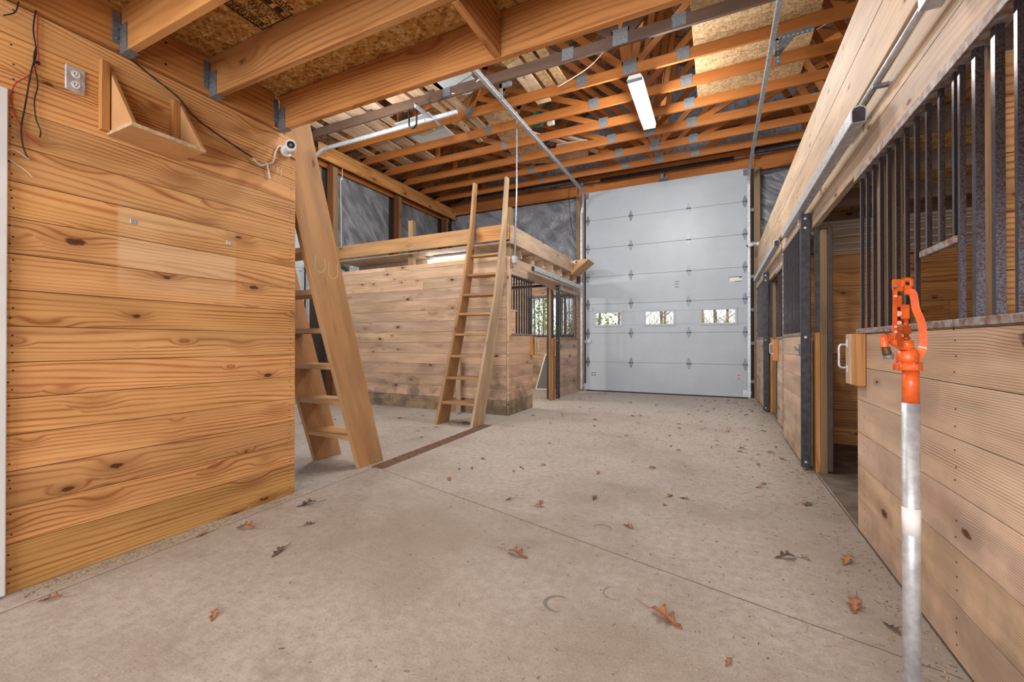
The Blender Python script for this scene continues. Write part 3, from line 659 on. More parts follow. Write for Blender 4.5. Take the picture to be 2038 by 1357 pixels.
# opening post and sliding door C
def opening_post(label,sgn,X0,y,zt=2.42):
    t=thing('stall_post',label,'post',(X0,y,0))
    f=lambda a,b_:sorted((X0+sgn*a,X0+sgn*b_))
    a,b_=f(.0,.033); MB().box(a,b_,y,y+.14,0,1.19,L=2).build('nailer_board','joist',t,.003)
    a,b_=f(.034,.080); MB().box(a,b_,y-.02,y+.10,0,zt,L=2).build('post','treated',t,.004)
    a,b_=f(.081,.116); mb=MB(); mb.box(a,b_,y-.024,y+.06,0.02,zt+.02); mb.build('steel_channel','channel',t,.003)
    a,b_=f(.002,.04); mb=MB(); mb.box(a,b_,y+.02,y+.06,1.19,2.1); mb.build('door_guide','dark_steel',t,.002)
    return t
opening_post('wooden opening post with dark steel edge at far left stall',-1,-2.86,7.72,2.15)
def sliding_door(label,sgn,X0,y0,y1,z1=2.17,nb=12,mat='fir'):
    "sgn=+1: door face towards -X (right side of aisle)"
    t=thing('sliding_stall_door',label,'stall door',(X0,(y0+y1)/2,0))
    th=.045; xa,xb=sorted((X0,X0+sgn*th)); fx=X0
    mb=MB(); planks(mb,'Y',y0+.045,y1-.03,.035,1.165,xa+.006,xb-.006,h=.19,nails=(),face=fx); mb.build('plank_panel',mat,t,.0016)
    mb=MB(); mb.box(xa,xb,y0+.04,y1,1.165,1.195); mb.box(xa,xb,y0+.04,y1,2.13,2.16); mb.box(xa,xb,y1-.03,y1,.03,2.16); mb.build('frame','rust_cap',t,.002)
    mb=MB(); xo=sorted((X0-sgn*.012,X0+sgn*(th+.014))); mb.box(xo[0],xo[1],y0,y0+.045,.02,2.225); ch=mb.build('edge_channel','dark_steel',t,.004)
    mb=MB()
    for z in (2.18,2.10,1.15,.07): mb.cyl((xo[0]+.03,y0-.004,z),(xo[0]+.03,y0,z),.010,10)
    mb.build('bolt_heads','steel',ch)
    for i in range(nb):
        y=y0+.045+(i+.6)*(y1-y0-.08)/nb; MB().box(X0+sgn*.014-.007,X0+sgn*.014+.007,y-.007,y+.007,1.195,2.13).build('bar','rust_bar',t)
    mb=MB(); a,b_=sorted((X0+sgn*.004,X0+sgn*.04)); mb.box(a,b_,y0+.046,y1,2.162,2.232); mb.build('top_board','pale',t,.003)
    mb=MB(); xl=X0-sgn*.022
    mb.cyl((xl,y0+.03,1.04),(xl,y0+.24,1.04),.008,8); 
    for yy in (y0+.09,y0+.03): mb.box(*sorted((X0,X0-sgn*.016)),yy-.012,yy+.022,.99,1.09); 
    mb.cyl((xl,y0+.11,1.04),(xl-sgn*.03,y0+.11,1.07),.006,6); mb.build('latch','steeldull',t,.002)
    for yy in (y0+.22,y1-.25):
        mb=MB(); a,b_=sorted((X0-sgn*.004,X0+sgn*.002)); mb.box(a,b_,yy-.02,yy+.02,2.17,2.36); mb.cyl((a-.001,yy,2.22),(b_+.001,yy,2.22),.009,8); mb.build('hanger_strap','steel',t,.002)
    return t
sliding_door('sliding plank and bar door of far left stall beside garage door',-1,-2.79,7.86,9.12,nb=13)
def door_track(label,sgn,X0,y0,y1,z):
    t=thing('sliding_door_track',label,'door track',(X0,(y0+y1)/2,z))
    mb=MB(); n=10; r=.045
    prof=[(-.031,-.048),(-.033,.018),(-.024,.036),(0,.044),(.024,.036),(.033,.018),(.031,-.048)]
    pr=[(X0+p[0],z+p[1]) for p in prof]; mb.prism(pr,1,y0,y1,t=(1,1,1,1))
    mb.build('rail','steel',t,.003)
    mb=MB(); mb.prism([(X0+p[0]*.84,z+p[1]*.86-.004) for p in prof],1,y0-.002,y0+.002); mb.build('end_opening','dark_steel',t)
    for yy in (y0+.25,(y0+y1)/2,y1-.1):
        mb=MB(); a,b_=sorted((X0,X0+sgn*.076)); mb.box(a,b_,yy-.015,yy+.015,z+.03,z+.05); mb.build('mount_bracket','steeldull',t)
    return t
door_track('galvanised sliding door track over far left stall opening',-1,-2.74,6.47,9.22,2.335)
# conduit drop to junction box on pen corner
t=thing('conduit','thin grey conduit dropping from roof to grey box at loft corner','conduit',(-2.79,5.86,2.43))
mb=MB(); mb.tube([(-2.79,5.88,2.42),(-2.785,5.93,3.4),(-2.80,5.97,4.68)],.011,8); mb.build('pipe','steel',t)
MB().box(-2.83,-2.765,5.84,5.93,2.315,2.43).build('junction_box','steel',t,.008)
# back partition of pen, with barred window
t=thing('stall_wall','orange plank back wall inside far left stall below barred window','stall wall',(-4.7,9.6,0))
mb=MB(); 
planks(mb,'X',-6.5,-2.95,0,1.25,9.58,9.62,h=.178,joints=.3); planks(mb,'X',-6.5,-4.2,1.25,2.45,9.58,9.62,h=.178); planks(mb,'X',-4.2,-2.95,2.24,2.45,9.58,9.62,h=.105); planks(mb,'X',-3.04,-2.95,1.25,2.24,9.58,9.62,h=.178)
mb.build('plank_panel','penpine',t,.0016)
t=thing('window_1',None,None,(-3.62,9.65,1.25),kind='structure')
mb=MB(); 
for a in ((-4.2,-4.14,1.25,2.24),(-3.10,-3.04,1.25,2.24),(-4.2,-3.04,1.25,1.33),(-4.2,-3.04,2.16,2.24),(-3.50,-3.42,1.25,2.24)): mb.box(a[0],a[1],9.70,9.76,a[2],a[3],t=(1,1,1,1))
mb.build('window_frame','white_metal',t,.004)
mb=MB(); mb.box(-4.14,-3.10,9.73,9.734,1.33,2.16,t=(1,1,1,1)); mb.build('pane','glass',t)
t=thing('window_grille','black barred grille in front of window inside far left stall','grille',(-3.62,9.6,1.26))
for z,n_ in ((1.27,'bottom_rail'),(2.22,'top_rail')): MB().box(-4.2,-3.04,9.56,9.60,z-.018,z+.018).build(n_,'dark_steel',t)
for i in range(10): MB().box(-4.12+i*.11-.009,-4.12+i*.11+.009,9.57,9.588,1.28,2.20).build('bar','dark_steel',t)
t=thing('window_screen','white framed mesh window screen leaning inside far left stall','window screen',(-3.6,9.4,0))
mb=MB(); a=Vector((-3.86,9.30,.02)); 
mb.beam((-3.86,9.28,.02),(-3.70,9.50,.82),.03,.012,(0,-1,.3),t=(1,1,1,1)); mb.beam((-3.86,9.28,.02),(-3.2,9.28,.02),.03,.012,(0,-1,.3),t=(1,1,1,1)); mb.beam((-3.70,9.50,.82),(-3.04,9.50,.82),.03,.012,(0,-1,.3),t=(1,1,1,1)); mb.beam((-3.2,9.28,.02),(-3.04,9.50,.82),.03,.012,(0,-1,.3),t=(1,1,1,1))
mb.build('screen_frame','white_metal',t,.002)
mb=MB(); b=len(mb.v); mb.v+=[Vector(p) for p in ((-3.86,9.285,.02),(-3.2,9.285,.02),(-3.04,9.505,.82),(-3.70,9.505,.82),(-3.86,9.289,.02),(-3.2,9.289,.02),(-3.04,9.509,.82),(-3.70,9.509,.82))]
mb.face([0,1,2,3],[(0,0)]*4,(1,1,1,1)); mb.face([7,6,5,4],[(0,0)]*4,(1,1,1,1)); mb.build('mesh','mesh',t)
tag(MB().box(-3.74,-3.66,5.70,5.735,0,.88,L=2).build('prop_board','pale',bevel=.002),'short pale board standing against stall wall behind second ladder','board')
# glowing bulb inside pen
t=thing('bulb_fixture','bright bare bulb glowing under the far left loft','lamp',(-4.62,6.18,2.52))
MB().cyl((-4.60,6.18,2.56),(-4.60,6.18,2.622),.05,14).build('lampholder','white_plastic',t)
mb=MB(); mb.tube([(-4.60,6.18,2.56),(-4.60,6.18,2.545),(-4.60,6.18,2.51),(-4.60,6.18,2.485)],[.016,.03,.036,.012],12); mb.build('bulb','bulb',t)
t=thing('strip_light','glowing strip light tube just under the far left loft deck','light',(-4.1,6.12,2.6))
MB().box(-4.50,-3.75,6.10,6.16,2.585,2.62).build('housing','white_metal',t,.003); MB().cyl((-4.47,6.13,2.565),(-3.78,6.13,2.565),.014,10).build('tube','tube',t)
# triangular camera shelf on the pen rim
t=thing('corner_shelf','small plywood triangular shelf with camera on far left loft corner','shelf',(-2.79,8.9,2.6))
for y in (8.72,9.20):
    MB().prism([(-2.795,2.60),(-2.795,2.85),(-2.45,2.865)],1,y,y+.018,t=(1,1,1,1)).build('side_panel','plywood',t)
mb=MB(); mb.beam((-2.785,8.97,2.592),(-2.445,8.97,2.855),.50,.016,(0,0,1),t=(1,1,1,1)); mb.build('shelf_board','plywood',t)
MB().box(-2.80,-2.765,8.70,8.72,2.56,2.86,L=2).build('cleat','joist',t)

# ================================================================= RIGHT STALL FRONT
RX=.74
def half_wall(label,y0,y1,bars,feed=None,end_block=True,joint=None):
    t=thing('stall_front_panel',label,'stall wall',(RX,(y0+y1)/2,0))
    mb=MB(); planks(mb,'Y',y0,y1,0.01,1.155,RX,RX+.04,h=.19,joints=0,nails=(y1-.12,2.0) if y1<4 else (y1-.1,),face=RX); mb.build('plank_panel',['fir','nail'],t,.0016)
    mb=MB(); 
    cuts=[y0,joint,y1] if joint else [y0,y1]
    for a,b_ in zip(cuts,cuts[1:]): mb.box(RX-.008,RX+.052,a+.001,b_-.001,1.155,1.182)
    mb.build('cap_rail','rust_cap',t,.002)
    mb=MB(); mb.box(RX-.004,RX+.05,y0,y1+.02,2.058,2.092); mb.box(RX-.010,RX-.004,y0,y1+.02,2.055,2.095); mb.build('top_rail','rust_cap',t,.002)
    for y in bars:
        z0=1.182
        if feed and feed[0]<y<feed[1]: z0=1.475
        q_=.011 if (1.7<y<1.95 and bars[0]>3) else .0078
        MB().box(RX+.012,RX+.012+q_*2,y-q_,y+q_,z0,2.060).build('bar','rust_bar',t)
    if feed: MB().box(RX+.008,RX+.030,feed[0]+.0,feed[1]-.0,1.450,1.476).build('feed_rail','rust_cap',t,.002)
    if end_block:
        MB().box(RX-.045,RX-.002,y1-.17,y1-.07,.86,1.152,L=2).build('jamb_block','joist',t,.003)
        b=MB().box(RX-.05,RX+.01,y1-.068,y1+.03,.86,1.152,L=2).build('jamb_block','pale',t,.003)
        mb=MB(); mb.tube(smooth_pts([(RX-.05,y1,.955),(RX-.085,y1,.96),(RX-.088,y1,1.02),(RX-.085,y1,1.085),(RX-.05,y1,1.09)],4),.0065,8); mb.box(RX-.054,RX-.048,y1-.012,y1+.012,.925,.97); mb.box(RX-.054,RX-.048,y1-.012,y1+.012,1.075,1.12); mb.build('handle','steel',b)
    return t
bars=[3.13-.109*i for i in range(11)]+[2.0,1.905,1.795]+[1.685-.109*i for i in range(12)]
half_wall('near right plank half wall with rusty bar grille behind orange hydrant',-3.8,3.15,bars,(2.012,2.315),True,2.0)
half_wall('second right plank half wall with grille behind black edged door',4.56,6.95,[6.9-.1*i for i in range(22)],None,True)
mb=MB(); 
half_wall('far right plank half wall with grille beside garage door',8.06,9.5,[9.4-.1*i for i in range(13)],None,False)
opening_post('right wooden opening post with dark steel edge, nearer of two',1,.75,4.40,2.06)
opening_post('right wooden opening post near garage door, farther of two',1,.75,7.90,2.06)
sliding_door('black edged sliding plank and bar door, nearer one on right',1,.665,4.44,5.76,nb=13)
sliding_door('sliding plank and bar door on right closest to garage door',1,.665,7.88,9.45,nb=14)
for y,xx,yw,l in ((2.98,.90,.10,'treated post behind the bars at end of near right half wall'),(1.905,.815,.035,'treated post behind near right grille where stall divider starts')):
    tag(MB().box(.80,xx,y,y+yw,0.006,2.5,L=2,t=(1.15,1.15,1.0,1)).build('stall_post','treated',bevel=.003),l,'post')
tag(MB().box(.80,.83,2.005,2.03,.006,2.4,L=2,t=(1.2,1.2,1.2,1)).build('trim_strip','pale',bevel=.002),'pale vertical strip on post behind near right grille','board')
# header boards
for z0,z1,l in ((2.095,2.235,'lower long pale header board above right stall bars'),(2.238,2.405,'upper long pale header board above right stall bars')):
    tag(MB().box(.735,.775,-3.8,9.5,z0,z1).build('header_board','pale',bevel=.002),l,'board')
for z0,z1,l in ((2.43,2.708,'lower pale rim board of right loft, second from top'),(2.711,2.985,'topmost weathered rim board of right loft')):
    tag(MB().box(.70,.74,-3.8,9.5,z0,z1).build('rim_board','pale' if z0<2.5 else 'pale',bevel=.003),l,'board')
mb=MB(); mb.box(.76,4.4,-3.8,9.6,2.60,2.62,t=(1,1,1,1)); tag(mb.build('loft_deck','osb'),'strand board deck of loft over right stalls','loft floor')
for i in range(9):
    y=1.2+i*.8; tag(MB().box(.80,4.38,y-.019,y+.019,2.44,2.597,t=(.55,.55,.6,1)).build('loft_joist','greypine',bevel=.002),'greyed joist above right stalls, %s from the camera'%ORD[i],'joist',group='joists above right stalls')
tag(MB().box(.80,.86,-.9,9.5,2.408,2.438).build('nailer_board','joist',bevel=.002),'dark nailer strip between header and rim boards on right','board')
# tracks + conduit on the right
door_track('long galvanised sliding door track above nearer right opening',1,.655,2.75,5.45,2.285)
door_track('galvanised sliding door track near garage door on right',1,.655,6.15,9.45,2.335)
door_track('galvanised track end cropped at top right above hydrant',1,.655,-.6,1.93,2.285)
t=thing('conduit','thin grey conduit pipe joining the two right door tracks','conduit',(.67,2.4,2.35))
MB().tube([(.68,1.90,2.33),(.685,2.3,2.345),(.69,3.3,2.37)],.014,10).build('pipe','steel',t)
MB().box(.675,.735,2.60,2.625,2.33,2.345).build('pipe_strap','steeldull',t)
# stall dividers
def divider(label,y,x0=.95,greytop=True):
    t=thing('stall_divider',label,'stall wall',(2.6,y,0))
    mb=MB(); planks(mb,'X',x0,4.38,0.006,2.05,y-.02,y+.02,h=.19,joints=.3,nails=(x0+.08,),face=y-.02); mb.build('plank_panel',['pine','nail'],t,.0016)
    if greytop:
        mb=MB(); planks(mb,'X',x0,4.38,2.05,2.43,y-.02,y+.02,h=.19); mb.build('upper_boards','greypine',t,.0016)
    return t
divider('orange plank divider at right edge behind near grille',1.96,.817,False)
divider('plank divider seen through nearer right opening',5.72,.80)
divider('plank divider of the farthest right stall by door',9.45,.80)
t=thing('rod_rack','row of pale horizontal rods high on the right stall divider','rack',(2.4,5.6,2.3))
for z in (2.10,2.17,2.25,2.33,2.36,2.40): MB().cyl((.95,5.66,z),(3.9,5.66,z),.008,8).build('rod','white_metal',t)
for x in (.96,2.3,3.88): MB().box(x-.01,x+.01,5.66,5.70,2.08,2.42).build('upright','white_metal',t)
mb=MB(); planks(mb,'Y',1.95,9.5,.006,2.43,4.36,4.40,h=.19,joints=.4); t=tag(mb.build('wall_right_planks','pine'),kind='structure')
# ================================================================= LADDERS
t=thing('loft_ladder','near wooden ladder leaning on overhead loft at left wall end','ladder',(-3.1,2.9,0),group='wooden loft ladders')
RP=[(2.79,0),(3.09,0),(2.72,1.25),(2.27,2.83),(2.07,2.83),(2.07,2.36),(2.39,1.27)]
for x0,x1,l in ((-2.875,-2.832,None),(-3.42,-3.377,None)):
    MB().prism(RP,0,x0,x1,uvdir=(-.3,1)).build('rail','ladder',t,.003)
for i,z in enumerate((.30,.61,.92,1.22,1.52,1.83,2.13)):
    yf=2.79-.312*z+.01; MB().box(-3.377,-2.875,yf,yf+.25-.02*i*.3,z-.04,z,L=0).build('step','ladder',t,.003)
# pale horseshoe prints on the near rail face
for cy_,cz,r,rot in ((2.375,1.70,.055,0),(2.50,1.665,.055,.4)):
    mb=MB(); n=16; pts=[]
    for i in range(n+1):
        a=math.pi+ (math.pi)*i/n; pts.append((cy_+r*.9*math.cos(a+rot),cz+.02+r*1.1*math.sin(a+rot)))
    pts=[(cy_-r*.75*math.cos(rot)-0.0,cz+.09)]+pts+[(cy_+r*.75,cz+.08)]
    for a,b_ in zip(pts,pts[1:]): mb.beam((-2.8315,a[0],a[1]),(-2.8315,b_[0],b_[1]),.011,.0012,(1,0,0),t=(1,1,1,1))
    mb.build('horseshoe_print','straw',t)
t=thing('loft_ladder','second wooden ladder leaning against far left loft rim','ladder',(-3.16,4.9,0),group='wooden loft ladders')
RP=[(4.74,0),(5.04,0),(5.44,1.25),(5.70,2.25),(5.735,2.85),(5.83,3.61),(5.745,3.61),(5.64,2.86),(5.37,1.75)]
for k,(x0,x1) in enumerate(((-2.90,-2.858),(-3.46,-3.418))):
    MB().prism(RP,0,x0,x1,uvdir=(.33,1)).build('rail','ladder' if k else 'greypine',t,.003)
for i,z in enumerate((.30,.63,.93,1.24,1.54,1.83,2.14,2.45)):
    yf=4.745+.352*z; MB().box(-3.418,-2.90,yf+.005,min(yf+.24,5.72),z-.035,z,L=0).build('step','ladder',t,.003)

# ================================================================= LIGHT FIXTURE
t=thing('ceiling_light','glowing fluorescent strip light hanging under the roof trusses','light',(-.93,6.08,4.4))
mb=MB(); mb.prism([(-1.03,4.395),(-.83,4.395),(-.86,4.45),(-1.0,4.45)],1,5.44,6.74,t=(1,1,1,1)); mb.build('housing','white_metal',t,.004)
for x in (-.975,-.885): MB().cyl((x,5.50,4.380),(x,6.68,4.380),.019,12).build('tube','tube',t)
for y in (5.44,6.70): 
    MB().box(-1.02,-.84,y,y+.04,4.355,4.40).build('end_cap','steeldull',t,.003)
mb=MB(); 
for y in (5.75,6.45): mb.tube([(-.93,y,4.45),(-.93,y,4.68)],.003,5)
mb.build('hanging_wire','steeldull',t)

# ================================================================= LEFT WALL FITTINGS
t=thing('power_outlet','grey steel duplex outlet plate on left plank wall','outlet',(-2.8,.935,2.37))
MB().box(-2.80,-2.791,.897,.970,2.312,2.432).build('cover_plate','steel',t,.004)
for z in (2.397,2.347):
    mb=MB(); n=20; mb.prism([(.934+.0155*math.cos(2*math.pi*i/n),z+.0155*math.sin(2*math.pi*i/n)*1.1) for i in range(n)],0,-2.792,-2.788,t=(1,1,1,1)); rc=mb.build('socket','white_plastic',t)
    mb=MB(); mb.box(-2.7885,-2.7872,.927,.929,z-.004,z+.008); mb.box(-2.7885,-2.7872,.939,.941,z-.004,z+.008); mb.cyl((-2.7885,.934,z-.009),(-2.787,.934,z-.009),.0028,8); mb.build('slots','black',rc)
t=thing('corner_shelf','plywood shelf with triangular sides on left plank wall','shelf',(-2.8,1.2,2.16))
ys0,ys1=1.06,1.385; dep=-2.56
MB().prism([(-2.798,2.175),(dep,2.175),(-2.798,2.50)],1,ys0,ys0+.018,t=(1,1,1,1)).build('side_panel','plywood',t,.001)
MB().prism([(-2.798,2.175),(dep,2.175),(-2.798,2.50)],1,ys1-.018,ys1,t=(1,1,1,1)).build('side_panel','plywood',t,.001)
MB().box(-2.798,dep,ys0-.004,ys1+.004,2.157,2.175,t=(1,1,1,1)).build('shelf_board','plywood',t,.001)
mb=MB(); mb.box(dep-.0002,dep+.0012,ys0-.004,ys1+.004,2.157,2.175,t=(1,1,1,1)); mb.box(-2.798,dep,ys0-.0055,ys0-.004,2.157,2.175,t=(1,1,1,1)); mb.build('plywood_edge','ply_edge',t)
MB().box(-2.80,-2.765,ys0-.04,ys0-.006,2.17,2.52,L=2).build('cleat','joist',t,.002)
MB().box(-2.80,-2.765,ys1-.055,ys1-.020,2.20,2.48,L=2).build('cleat','joist',t,.002)
# white door edge at far left
t=thing('white_door','white painted door edge cropped at left side of photo','door',(-2.77,.55,0))
MB().box(-2.798,-2.768,-.2,.712,.01,2.205,t=(1,1,1,1)).build('door_slab','white_metal',t,.004)
# wires
def wire(name,label,pts,r,mat,cat='cable'):
    mb=MB(); mb.tube(smooth_pts(pts,6),r,6); return tag(mb.build(name,mat),label,cat)
W=-2.788
wire('cable','black cable drooping below the joist hanger to the wall camera',[(W,.84,2.635),(W,1.0,2.63),(W,1.12,2.605),(-2.775,1.24,2.55),(-2.752,1.35,2.49),(-2.77,1.46,2.42),(W,1.70,2.36),(W,1.80,2.335)],.0045,'black')
wire('cable','white twisted camera lead hanging by its clip under wall camera',[(W,1.80,2.33),(W,1.86,2.305),(W,1.90,2.33),(W,1.945,2.36),(W,1.965,2.44),(W,1.995,2.495),(W,2.03,2.48)],.005,'white_plastic')
wire('cable','short white cable tail below the camera lead knot',[(W,1.905,2.33),(W,1.915,2.28),(W,1.925,2.235)],.005,'white_plastic')
wire('cable','black thin cable looping down left wall to a stripped end',[(W,.80,2.63),(W,.79,2.52),(W,.80,2.42),(W,.785,2.33),(W,.765,2.15),(W,.755,2.06),(W,.76,1.98),(W,.775,1.93)],.0028,'black')
wire('cable','red thin wire curling beside the black cable on left wall',[(W,.805,2.61),(W,.802,2.50),(W,.806,2.38),(W,.775,2.30),(W,.735,2.24),(W,.725,2.16),(W,.745,2.08),(W,.775,2.03),(W,.815,2.00)],.0022,'red_wire')
wire('cable','grey thin wire ending in a loose bare tip on left wall',[(W,.80,2.45),(W,.792,2.38),(W,.805,2.28),(W,.795,2.20),(W,.80,2.12),(W,.815,2.07),(W,.812,2.04)],.0024,'nail')
wire('cable','pale short wire near the white door edge on left wall',[(W,.71,1.93),(W,.725,1.95),(W,.75,1.945),(W,.78,1.925)],.0018,'white_plastic')
wire('cable','pale bare wire slanting down from the white door edge',[(W,.71,1.91),(W,.74,1.89),(W,.765,1.875),(W,.79,1.85)],.0018,'white_plastic')
wire('cable','thin black wire looping at upper left corner of wall',[(W,.70,2.52),(W,.735,2.56),(W,.745,2.62)],.0024,'black')
tag(MB().box(-2.797,-2.785,.795,.812,2.37,2.385).build('cable_clip','nail',bevel=.002),'small dark cable clip holding wires on left wall','clip')
for y,z,l in ((1.165,1.745,'small tinny staple plate on left wall, left one'),(1.655,1.735,'small tinny staple plate on left wall, right one')):
    tag(MB().box(-2.80,-2.797,y-.014,y+.014,z-.012,z+.012).build('metal_tab','steel',bevel=.001),l,'metal tab')
for i,(y,z) in enumerate(((1.985,2.325),(2.015,2.31))):
    mb=MB(); mb.box(-2.80,-2.7985,y-.006,y+.006,z-.022,z+.022,t=(1,1,1,1)); o=tag(mb.build('wood_patch','pale'),['pale scraped patch on boards under wall camera, left','pale scraped patch on boards under wall camera, right'][i],'patch')
# security cameras
def bullet_cam(label,base,wall_n,d,s=1.):
    t=thing('security_camera',label,'security camera',base); base=Vector(base); n=Vector(wall_n).normalized(); d=Vector(d).normalized()
    MB().cyl(base,base+n*.022*s,.034*s,20).build('mount_base','white_plastic',t,.002)
    k=base+n*.055*s
    MB().tube([base+n*.02*s,k,k+d*.03*s],[.020*s,.018*s,.016*s],12).build('arm','white_plastic',t)
    b0=k+d*.02*s; b1=k+d*.125*s
    mb=MB(); mb.tube([b0,b0+d*.008*s,b1],[.018*s,.030*s,.031*s],20); mb.tube([b1-d*.004*s,b1+d*.0015*s],[.031*s,.029*s],20); mb.build('housing','white_plastic',t,.0)
    mb=MB(); mb.tube([b1,b1+d*.0035*s],[.021*s,.021*s],18); lens=mb.build('face_ring','glass_black',t)
    mb=MB(); mb.tube([b1+d*.002*s,b1+d*.006*s],[.009*s,.007*s],12); mb.build('lens','steeldull',lens)
bullet_cam('white bullet camera on left wall beside the near ladder top',(-2.80,2.045,2.475),(1,0,0),(.783,-.587,-.16),1.15)
bullet_cam('small white bullet camera on far left plywood shelf',(-2.79,8.70,2.80),(.3,-1,0),(.85,-.5,-.1),1.1)
bullet_cam('small white bullet camera on far end of right rim board',(.70,9.30,3.0-.02),(-1,0,.1),(-.9,-.45,-.28),1.2)

# ================================================================= HYDRANT
s_=1.2/849; Rv=Vector((math.cos(YAW),math.sin(YAW),0)); Fv=Vector((-math.sin(YAW),math.cos(YAW),0))
HB=Fv*1.2+Rv*((1812-1019)*s_)
F0=Fv.copy(); Fv=(Fv+Rv*.934).normalized(); R0=Rv.copy(); Rv=Vector((Fv.y,-Fv.x,0))
class HM(MB):
    def tube(s,pts,r,*a,**k): return MB.tube(s,pts,[q*.76 for q in r] if isinstance(r,(list,tuple)) else r*.76,*a,**k)
def hp(px,py,dep=0): return Vector((0,0,1.1))+F0*(1.2+dep)+R0*((px-1019)*s_)+Vector((0,0,(682-py)*s_))
t=thing('yard_hydrant','orange frost free yard hydrant on galvanised pipe by right half wall','hydrant',(HB.x,HB.y,0))
ax=lambda z:Vector((HB.x,HB.y,z)); zy=lambda py:1.1+(682-py)*s_
HM().tube([ax(0),ax(zy(801))],18.6*s_,24).build('galvanised_pipe','steel',t)
HM().tube([ax(zy(801)),ax(zy(728))],17.6*s_,24).build('orange_pipe','orange',t)
HM().tube([ax(zy(1061)),ax(zy(1008))],19.2*s_,24,cap=True).build('tape_band','tape',t)
c=hp(1805,0)
def A(px,py): q=hp(px,py); return q
H=HM()
H.tube([A(1806,736),A(1806,733),A(1806,724),A(1806,721)],[26*s_,29*s_,29*s_,26*s_],8,smooth=False)      # flange
for k in range(6):
    a=k*math.pi/3; H.tube([A(1806,736)+Fv*.026*math.sin(a)+Rv*.026*math.cos(a),A(1806,719)+Fv*.026*math.sin(a)+Rv*.026*math.cos(a)],.007,8)
H.tube([A(1806,722),A(1806,712),A(1806,702),A(1806,697),A(1805,694)],[22*s_,23*s_,23*s_,19*s_,15*s_],20)  # cup
H.tube([A(1804,696),A(1804,678),A(1804,676)],[14.5*s_,14.5*s_,10*s_],20)
H.build('head_casting','orange',t)
H=HM(); H.tube(smooth_pts([A(1800,690),A(1786,683),A(1774,675),A(1765,674),A(1760,680),A(1760,690)],4),[11*s_]*8+[9*s_]*13,12)
for k in range(4): H.tube([A(1775-k*5,672),A(1773-k*5,672)],11.3*s_,12)
sp=H.build('spout','orange',t)
H=HM(); H.tube([A(1763,690),A(1763,694),A(1765,701),A(1766,705)],[10*s_,9*s_,10*s_,10*s_],14); H.build('nozzle_valve','brown_stud',sp)
H=HM(); H.tube([A(1768,704),A(1768.5,713)],10.5*s_,14); H.build('nozzle_tip','steeldull',sp)
H=HM(); H.tube([A(1765,672),A(1765,662)],[5*s_,4*s_],6,smooth=False); H.build('set_screw','brown_stud',sp)
H=HM(); H.tube([A(1804,664),A(1804,648)],11*s_,6,smooth=False); H.tube([A(1803,675),A(1803,670)],[10*s_,9*s_],14); H.tube([A(1804,680),A(1804,615)],5*s_,10)
for dd in (-.017,.011): H.hexa([A(px,py)+Fv*(dd+e) for py,xo in ((690,0),(650,0)) for e in (0,.006) for px in ((1788,1799) if py>680 else (1779,1790))],(1,1,1,1)); H.build('plunger_rod','orange',t)
H=HM(); # yoke block around rod + clevis
H.hexa([A(px,py)+Fv*dd for py in (634,606) for dd in (-.012,.016) for px in (1793,1811)],(1,1,1,1)); H.tube([A(1790,642)-Fv*.02,A(1790,642)+Fv*.02],6*s_,6,smooth=False); H.tube([A(1789,624)-Fv*.02,A(1789,624)+Fv*.02],7.5*s_,12)
H.tube(smooth_pts([A(1800,628),A(1803,640),A(1797,648),A(1789,643)],4),3.4*s_,8)
H.build('clevis','orange',t,.001)
H=HM() # long side link
for dd in (-.020,.014): H.prism([(0,0),(1,0),(1,1),(0,1)],0,0,.001) if False else H.hexa([A(px,py)+Fv*(dd+e) for py,sh in ((662,0),(572,0)) for e in (0,.006) for px in (1776+(2 if py<600 else 0),1786+(1 if py<600 else 0))],(1,1,1,1))
for py in (590,650,660): H.tube([A(1783,py)-Fv*.026,A(1783,py)+Fv*.026],4.6*s_,6,smooth=False)
H.hexa([A(px,py)+Fv*dd for py in (610,588) for dd in (-.012,.012) for px in (1784,1795)],(1,1,1,1))
H.build('side_link','orange',t,.001)
H=HM() # top bracket with opening
for (x0,x1,y0,y1,d0,d1) in ((1776,1800,556,579,-.020,.018),(1796,1819,553,560,-.022,.018),(1796,1819,568,576,-.022,.018),(1811,1819,553,576,-.022,.018),(1796,1803,553,576,-.022,.018)):
    H.hexa([A(px,py)+Fv*dd for py in (y1,y0) for dd in (d0,d1) for px in (x0,x1)],(1,1,1,1))
hb=H.build('handle_head','orange',t,.003)
H=HM(); H.tube([A(1783,570)-Fv*.030,A(1783,570)-Fv*.018],5*s_,6,smooth=False); H.build('bolt','brown_stud',hb)
H=HM() # curved lever
P=smooth_pts([A(1800,582),A(1813,584),A(1817,598),A(1820,616),A(1829,638),A(1833,662),A(1833,688),A(1827,704),A(1812,712)],9)
b0=len(H.v); NN=[]
for i,p in enumerate(P):
    d=(P[min(i+1,len(P)-1)]-P[max(i-1,0)]).normalized(); nn=Fv.cross(d).normalized()
    for (fo,no) in ((-.018,-.012),(-.012,-.012),(-.010,-.002),(.017,-.001),(.013,.005),(-.014,.005)): H.v.append(p+Fv*fo+nn*no)
for i in range(len(P)-1):
    for k in range(6):
        k2=(k+1)%6; H.face([b0+i*6+k,b0+i*6+k2,b0+(i+1)*6+k2,b0+(i+1)*6+k],[(0,0)]*4,(1,1,1,1),0,False)
for e in (0,len(P)-1): H.face([b0+e*6+k for k in (range(6) if e else reversed(range(6)))],[(0,0)]*6,(1,1,1,1))
H.build('lever_handle','orange',t)

